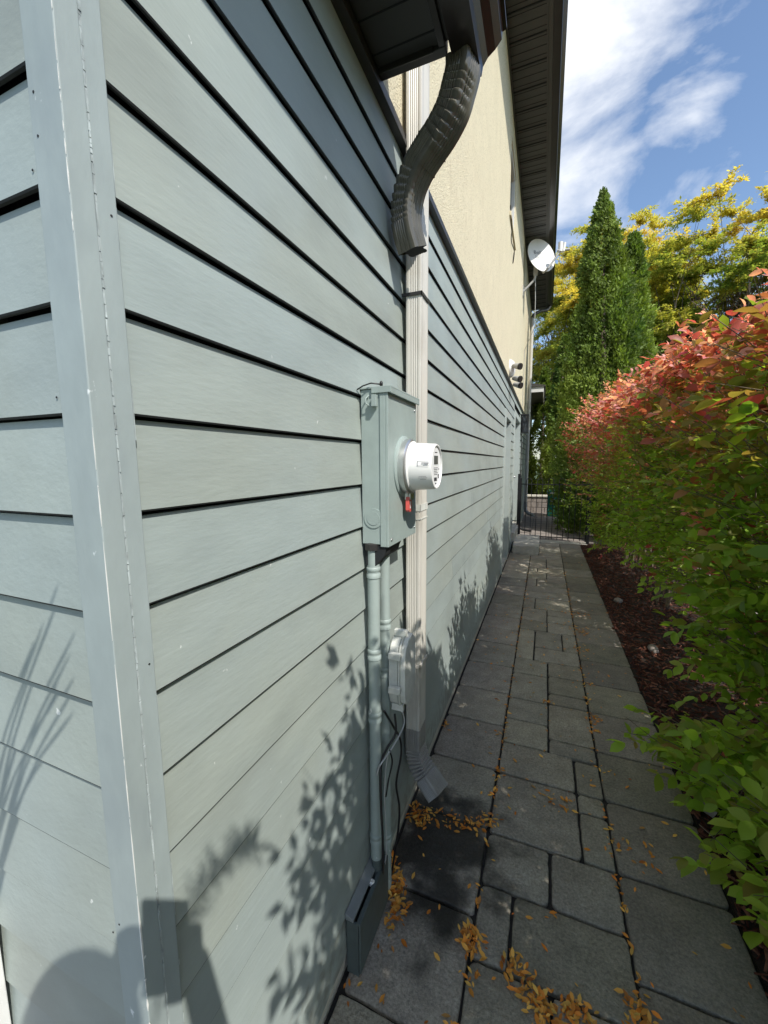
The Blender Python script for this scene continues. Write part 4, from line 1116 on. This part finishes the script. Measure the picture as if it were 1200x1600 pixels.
cedar(24, 1.62, 14.7, .60, .15, 5.35, 9000, .13, 'shorter cedar between the slim one and the tallest spire')
cedar(25, .42, 16.2, .62, .15, 5.0, 9000, .13, 'low cedar behind the green bin and low wall', 1.0)
cedar(26, 2.9, 15.5, .9, .15, 4.6, 9000, .14, 'broad low cedar hidden behind the second spire')
cedar(27, 1.85, 9.35, .36, .05, 1.5, 5000, .09, 'small dark cedar right behind the gate post', .8)
cedar(28, 2.45, 8.9, .50, .10, 2.1, 7000, .10, 'bushy low cedar behind the farthest pink shrub', .9)

# ------------------------------------------------------------------ yellow locust trees
def locust(idx, base, zc, rx, ry, rz, ncl, per, label, yel):
    """forked trunk, limbs to every foliage layer, flat drooping sprays of leaflets on each"""
    root = empty('locust_tree', base, label, 'tree', 'yellowing locust trees in the distance')
    r = random.Random(idx); b = MB(); bx, by, bz = base
    forks = []
    for k in range(4):
        a = k * 1.57 + r.uniform(-.4, .4); e = Vector((bx + math.cos(a) * rx * .35, by + math.sin(a) * ry * .35, zc - rz * r.uniform(.0, .3)))
        p0 = Vector((bx, by, 0)); p1 = Vector((bx, by, zc - rz * .95)); cp = catmull([p0, p1, p1.lerp(e, .55) + Vector((0, 0, .2)), e], 5)
        b.tube(cp, [.16 * (1 - .75 * i / (len(cp) - 1)) for i in range(len(cp))], 8, caps=False); forks.append(cp)
    u = norm(np.random.default_rng(idx).normal(size=(ncl * 3, 3))); q = np.random.default_rng(idx + 1).uniform(.25, 1, (ncl * 3, 1)) ** .5
    lump = 1 + .20 * vnoise(u * 2.2, 1.3, idx)
    cen = (u * q * lump[:, None])
    cen = cen[cen[:, 2] > -.85][:ncl]
    C0 = np.array([bx, by, zc]) + cen * np.array([rx, ry, rz])
    for c in C0:
        c = Vector(c); f = r.choice(forks); s0 = f[r.randint(7, len(f) - 1)]
        ln_ = (c - s0).length; mid = s0.lerp(c, .5) + Vector((r.gauss(0, .12) * ln_, r.gauss(0, .12) * ln_, -.08 * ln_))
        b.tube(catmull([s0, mid, c], 3), [.034, .030, .025, .020, .015, .010, .006], 4, caps=False)
    b.build('trunk', M_BARK, root, smooth=True)
    # each clump: a few arching fronds, leaflets spread along them
    nf = 9; m = len(C0) * nf * per; fi = np.repeat(np.arange(len(C0) * nf), per); ci = fi // nf
    out = norm(cen * np.array([1, 1, .25]) + 1e-6)
    fd = norm(out[np.arange(len(C0) * nf) // nf] * .8 + unit(len(C0) * nf) * np.array([1, 1, .45]) + np.array([0, 0, .28]))
    fl = RNG.uniform(.45, 1.15, len(C0) * nf)
    t = RNG.uniform(0, 1, m)
    P = C0[ci] + fd[fi] * (fl[fi] * t)[:, None] - np.array([0, 0, 1.0]) * (.42 * fl[fi] * t ** 2)[:, None] + .045 * RNG.normal(size=(m, 3)) * np.array([1, 1, .7])
    D = norm(fd[fi] * .5 + .8 * unit(m) * np.array([1, 1, .5]) - np.array([0, 0, .3])); U = norm(np.array([0, 0, 1.0]) + .55 * unit(m)); S = RNG.uniform(.08, .15, m)
    cv = RNG.uniform(-.22, .22, len(C0))[ci]
    v = np.clip(yel + cv + .35 * vnoise(P, .5, idx) + .30 * (P[:, 2] - zc) / rz + .12 * RNG.normal(size=m), 0, 1)[:, None]
    C = (np.array([.19, .28, .07]) * (1 - v) + np.array([.68, .50, .13]) * v) * RNG.uniform(.75, 1.2, (m, 1))
    leafmesh('crown', P, D, U, S, C, T_LANCE, M_LOC, root, wid=1.6)
    return root
locust(31, (6.6, 18.5, 0), 6.5, 3.9, 3.4, 4.4, 360, 85, 'broad yellow green locust tree at the right, above the red shrub', .34)
locust(32, (3.0, 21.5, 0), 7.2, 3.0, 3.0, 4.6, 260, 80, 'golden locust tree behind the cedar spire', .52)
locust(33, (.9, 26.5, 0), 8.6, 2.8, 2.6, 4.8, 170, 70, 'far yellow locust between the house eave and the cedar', .50)
locust(34, (10.6, 16.5, 0), 6.0, 3.4, 3.0, 3.6, 190, 70, 'locust tree at the far right edge with bright yellow lower branches', .85)
locust(35, (6.5, 27.0, 0), 5.4, 6.0, 3.0, 4.6, 240, 60, 'green locust low in the gaps behind the yellow ones', .12)

# ------------------------------------------------------------------ loose leaves and mulch
piles = [(.05, 1.62, .05, 70), (.10, 1.66, .035, 30), (.20, 1.665, .03, 26), (.27, 1.675, .03, 24), (.355, 1.715, .035, 40), (.30, 1.68, .03, 16),
         (.015, 1.36, .03, 50), (.03, 1.30, .045, 110), (.055, 1.25, .045, 110), (.085, 1.20, .03, 40), (.045, 1.08, .02, 24), (.03, .965, .025, 12), (.10, 1.10, .04, 8),
         (.375, 1.215, .030, 70), (.365, 1.25, .018, 20), (.385, 1.13, .02, 10), (.51, 1.205, .030, 34), (.545, 1.165, .03, 34), (.60, 1.13, .035, 80), (.66, 1.12, .03, 40), (.71, 1.155, .032, 60), (.88, 1.215, .035, 60),
         (.65, 1.96, .045, 18), (.69, 1.98, .04, 10), (.37, 2.05, .02, 14), (.37, 1.90, .015, 8), (.905, 2.74, .03, 34), (.91, 2.62, .025, 14), (1.0, 1.79, .045, 16), (.93, 4.2, .06, 60), (.92, 3.8, .06, 26), (.92, 4.7, .06, 26), (.635, 2.83, .03, 16), (.91, 3.2, .03, 12),
         (-.0, 2.33, .04, 14), (.37, 1.35, .008, 4), (.36, 1.0, .015, 7), (.9, 2.3, .03, 8), (.95, 1.85, .05, 8), (.06, 7.0, .08, 20)]
P, S = [], []
for (x, y, s, k) in piles:
    k = max(3, int(k * .8))
    q = np.stack([x + RNG.normal(size=k) * s * .72, y + RNG.normal(size=k) * s * .72, .004 + np.abs(RNG.normal(size=k)) * .008 * min(1.3, k / 50)], 1); P.append(q)
k = 230; P.append(np.stack([RNG.uniform(.02, 1.26, k), .95 + 4.2 * RNG.uniform(0, 1, k) ** 1.5, np.full(k, .004)], 1))
k = 170; P.append(np.stack([RNG.uniform(.1, 1.26, k), RNG.uniform(3, 8.5, k), np.full(k, .004)], 1))
for xj in (.372, .885):
    k = 130; P.append(np.stack([xj + RNG.normal(size=k) * .006, RNG.uniform(1.0, 6.5, k), np.full(k, .001)], 1))
P = np.concatenate(P); P[:, 0] = np.clip(P[:, 0], .012, None); P = P[~((P[:, 0] < .068) & (P[:, 1] > .975) & (P[:, 1] < 1.25))]
n = len(P); a = RNG.uniform(0, 6.28, n)
D = np.stack([np.cos(a), np.sin(a), RNG.normal(size=n) * .14], 1); U = norm(np.array([0, 0, 1.0]) + .35 * unit(n)); S = RNG.uniform(.012, .034, n)
v = RNG.uniform(0, 1, (n, 1)) ** 1.3
C = (np.array([.74, .24, .030]) * (1 - v) + np.array([.88, .54, .12]) * v) * RNG.uniform(.6, 1.15, (n, 1))
dry = RNG.uniform(size=(n, 1)) < .12; C = np.where(dry, C * np.array([.6, .55, .8]), C)
T_LF = (np.array([(0, 0, 0), (-.17, .25, .05), (-.20, .6, .06), (0, 1, .03), (.20, .6, .06), (.17, .25, .05), (0, .5, -.02)]), np.array([(0, 6, 1), (1, 6, 2), (2, 6, 3), (3, 6, 4), (4, 6, 5), (5, 6, 0)]))
tag(leafmesh('fallen_leaves', P, D, U, S, C, T_LF, M_FALL, smooth=True), 'small orange and yellow leaves fallen over the paving', 'fallen leaves', kind='stuff')
n = 15000
P = np.stack([1.275 + RNG.uniform(0, 1, n) ** 1.2 * 1.35, .9 + 8.0 * RNG.uniform(0, 1, n) ** 1.5, RNG.uniform(-.008, .014, n)], 1)
a = RNG.uniform(0, 6.28, n); D = np.stack([np.cos(a), np.sin(a), RNG.normal(size=n) * .35], 1); U = norm(np.array([0, 0, 1.0]) + .8 * unit(n))
S = RNG.uniform(.015, .05, n); v = RNG.uniform(0, 1, (n, 1)) ** 2
C = (np.array([.060, .018, .012]) * (1 - v) + np.array([.23, .10, .065]) * v)
T_CH = (np.array([(-.13, 0, 0), (.13, 0, 0), (.10, 1, .03), (-.12, .95, 0), (-.13, 0, -.1), (.13, 0, -.1), (.10, 1, -.1), (-.12, .95, -.1)]),
        np.array([(0, 1, 2, 3), (0, 4, 5, 1), (1, 5, 6, 2), (2, 6, 7, 3), (3, 7, 4, 0)]))
tag(leafmesh('mulch', P, D, U, S, C, T_CH, M_MULCH), 'dark red brown wood mulch under the shrubs', 'mulch', kind='stuff')
b = MB()
for (x, y) in ((1.5, 4.0), (1.42, 5.3), (1.34, 2.2)):
    m_ = MB(); rs = []
    for zz, s in ((-.01, .6), (.01, 1), (.03, .9), (.045, .45)): rs.append([(x + math.cos(q) * .045 * s * random.uniform(.8, 1.2), y + math.sin(q) * .07 * s * random.uniform(.8, 1.2), zz) for q in [k * .785 for k in range(8)]])
    m_.rings(rs); tag(m_.build('stone', M_FARP, smooth=True), {4.0: 'pale stone lying in the middle of the mulch bed', 5.3: 'small pale stone farther back in the mulch', 2.2: 'small stone at the mulch edge near the lime leaves'}[y], 'stone')

# ------------------------------------------------------------------ ornamental grasses whose plumes shade the left wall
def plume_grass(base, tips, label, seed):
    root = empty('ornamental_grass', base, label, 'grass plant', 'ornamental grasses beside the house corner')
    random.seed(seed); b = MB(); pb = MB()
    for (tx, ty, tz, ln) in tips:
        t = Vector((tx, ty, tz)); bs = Vector(base) + Vector((random.uniform(-.06, .06), random.uniform(-.06, .06), 0))
        mid = bs.lerp(t, .6) + Vector((0, 0, .15)); cp = catmull([bs, mid, t], 6); b.tube(cp, .002, 5)
        d = (cp[-1] - cp[-2]).normalized()
        for i in range(7):
            dd = (d + Vector((random.gauss(0, .2), random.gauss(0, .2), random.gauss(0, .17)))).normalized()
            pb.tube([t - d * .02, t + dd * ln * .5, t + dd * ln + Vector((0, 0, -.02))], [.003, .0045, .002], 5)
    for i in range(60):
        a = random.uniform(0, 6.28); l = random.uniform(.25, .42); bs = Vector(base); o = Vector((math.cos(a), math.sin(a), 0)) * l * .45
        b.tube([bs, bs + o * .4 + Vector((0, 0, l * .8)), bs + o + Vector((0, 0, l * .9))], [.003, .003, .0008], 4)
    b.build('blades', M_PLUME, root); pb.build('plume', M_PLUME, root)
s = 1.05
def back(x, y, z, s): return (x + SUN.x * s, y + SUN.y * s, z + SUN.z * s)
def lfp(x, z, s): return back(x, .348, z, s)
root = empty('ornamental_grass', (-.60, -.40, 0), 'tall feathery ornamental grass in front of the left wall', 'grass plant', 'ornamental grasses beside the house corner')
random.seed(9); b = MB(); a0 = Vector(lfp(-.44, .80, .95)); b.tube(catmull([(-.60, -.40, 0), (-.35, -.25, .8), tuple(a0)], 6), .003, 5)
for i in range(50):
    a = random.uniform(0, 6.28); l = random.uniform(.25, .42); bs = Vector((-.60, -.40, 0)); o = Vector((math.cos(a), math.sin(a), 0)) * l * .45
    b.tube([bs, bs + o * .4 + Vector((0, 0, l * .8)), bs + o + Vector((0, 0, l * .9))], [.003, .003, .0008], 4)
b.build('blades', M_PLUME, root); b = MB()
for (x, z) in ((-.12, 1.50), (-.17, 1.44), (-.093, 1.436), (-.11, 1.395), (-.105, 1.355), (-.15, 1.33), (-.20, 1.40), (-.12, 1.30)):
    st_ = Vector(lfp(-.43 + random.uniform(-.015, .015), .86 + random.uniform(-.02, .02), .95)); tp_ = Vector(lfp(x, z, .95)); md = st_.lerp(tp_, .5) + Vector((random.uniform(-.02, 0), 0, .03))
    b.tube(catmull([a0, st_, md, tp_], 5), [.004] * 5 + [.0045] * 5 + [.0032] * 5 + [.0015], 5)
b.build('plume', M_PLUME, root)
root = empty('ornamental_grass', (1.5, -1.1, 0), 'arching ornamental grass at the hedge end behind the photographer', 'grass plant', 'ornamental grasses beside the house corner')
b = MB(); b.tube(catmull([(1.5, -1.1, 0), (1.35, -.8, 1.3), back(0, .36, .84, 1.9)], 6), .002, 5)
random.seed(6)
for i in range(50):
    a = random.uniform(0, 6.28); l = random.uniform(.3, .6); bs = Vector((1.5, -1.1, 0)); o = Vector((math.cos(a), math.sin(a), 0)) * l * .45
    b.tube([bs, bs + o * .4 + Vector((0, 0, l * .8)), bs + o + Vector((0, 0, l * .9))], [.003, .003, .0008], 4)
b.build('blades', M_PLUME, root)
b = MB(); cp = catmull([back(0, .36, .84, 1.9), back(0, .45, .91, 1.88), back(0, .53, .92, 1.86), back(0, .60, .86, 1.85)], 10)
for i, p in enumerate(cp):
    for k in range(5):
        d = Vector((random.gauss(0, 1), random.gauss(.5, .6), random.gauss(-.2, .7))).normalized(); b.tube([p, p + d * .022, p + d * .045], [.0016, .002, .0008], 4)
b.build('plume', M_PLUME, root)

# ------------------------------------------------------------------ the photographer (casts the shadow at the lower left)
pr_ = empty('person', (.70, -.30, 0), 'person in a dark jacket holding up a phone to take the picture', 'person')
def skin(name, verts, edges, rad, m, sub=2):
    me = bpy.data.meshes.new(name); me.from_pydata(verts, edges, []); me.update()
    o = bpy.data.objects.new(name, me); COL.objects.link(o); me.materials.append(m)
    md = o.modifiers.new('skin', 'SKIN'); md.use_smooth_shade = True
    for i, r in enumerate(rad):
        me.skin_vertices[0].data[i].radius = (r if isinstance(r, tuple) else (r, r))
    me.skin_vertices[0].data[0].use_root = True
    ss = o.modifiers.new('sub', 'SUBSURF'); ss.levels = sub; ss.render_levels = sub
    o.parent = pr_; o.matrix_parent_inverse = Matrix.Translation(-pr_.location)
    return o
hx, hy = .665, -.285
fdv = Vector((-.37, .93, 0)); sdv = Vector((.93, .37, 0))
def L3(s_, f_, z): return tuple(Vector((hx, hy, 0)) + sdv * s_ + fdv * f_ + Vector((0, 0, z)))
phn = CAM - fw * .012 - up * .045
hl = tuple(phn - rt * .050 - fw * .012); hr = tuple(phn + rt * .050 - fw * .012)
V = [L3(0, -.08, .98), L3(0, -.08, 1.18), L3(0, -.09, 1.38), L3(0, -.08, 1.52), L3(0, -.04, 1.60), L3(0, 0, 1.72), L3(0, 0, 1.80),
     L3(-.19, -.07, 1.50), L3(-.25, .08, 1.30), hl, L3(.19, -.07, 1.50), L3(.26, .08, 1.30), hr,
     L3(-.10, -.07, .90), L3(-.11, -.05, .50), L3(-.12, -.08, .08), L3(-.13, .08, .04), L3(.10, -.07, .90), L3(.12, -.05, .50), L3(.13, -.08, .08), L3(.14, .08, .04)]
Ed = [(0, 1), (1, 2), (2, 3), (3, 4), (4, 5), (5, 6), (2, 7), (7, 8), (8, 9), (2, 10), (10, 11), (11, 12), (0, 13), (13, 14), (14, 15), (15, 16), (0, 17), (17, 18), (18, 19), (19, 20)]
Rd = [.13, .12, .13, .075, .06, .085, .075, .065, .045, .026, .065, .045, .026, .09, .06, .045, .035, .09, .06, .045, .035]
skin('body', V, Ed, Rd, M_JACKET)
b = MB(); hc = Vector(L3(0, .0, 1.80)); b.lathe([(-.125, .03), (-.09, .07), (-.05, .092), (0, .10), (.04, .098), (.08, .076), (.115, .02)], hc, 'z', 24)
for e in (-1, 1):
    b.lathe([(-.02, .006), (0, .013), (.02, .006)], hc + sdv * .088 * e, 'z', 8)
b.tube([hc + fdv * .085 + Vector((0, 0, .02)), hc + fdv * .108 - Vector((0, 0, .02)), hc + fdv * .09 - Vector((0, 0, .03))], [.008, .013, .008], 8)
b.build('head', M_SKIN, pr_, smooth=True)
b = MB(); b.lathe([(-.09, .085), (-.04, .108), (0, .118), (.05, .116), (.10, .086), (.135, .02)], hc - fdv * .012, 'z', 24); b.build('hair', M_HAIR, pr_, smooth=True)
for sgn, hp in ((-1, Vector(hl)), (1, Vector(hr))):
    b = MB(); b.tube([hp - fw * .035 - up * .05, hp - fw * .01 - up * .01, hp + up * .03], [.024, .028, .020], 10)
    for k in range(4):
        o = hp + up * (.028 - k * .020) - fw * .006
        b.tube([o - fw * .014, o + rt * sgn * -.002 + fw * .006, o - rt * sgn * .016 + fw * .010 * 0 + up * .001, o - rt * sgn * (.030 - .003 * k)], [.009, .0085, .008, .006], 8)
    b.tube([hp - fw * .02, hp - fw * .024 - rt * sgn * .02, hp - fw * .014 - rt * sgn * .036 + up * .01], [.011, .010, .008], 8)
    b.build('hand', M_SKIN, pr_, smooth=True)
phone = MB()
hw, hh_, ht = .037, .075, .004
pc = CAM - fw * .010 - up * .052 + rt * .0
cs = [pc + rt * a * hw + up * bb * hh_ + fw * c_ * ht for c_ in (-1, 1) for bb in (-1, 1) for a in (-1, 1)]
phone.add(cs, [(0, 1, 3, 2), (4, 6, 7, 5), (0, 4, 5, 1), (2, 3, 7, 6), (0, 2, 6, 4), (1, 5, 7, 3)])
tag(phone.build('phone', M_BLK, bevel=.002), 'dark phone held up in both hands by the photographer', 'phone')
for o in bpy.data.objects:
    if o.name.split('.')[0] in ('paint_chips', 'nail_heads', 'caulk_line', 'caulk_seam', 'face_print', 'pleats'): o['kind'] = 'stuff'
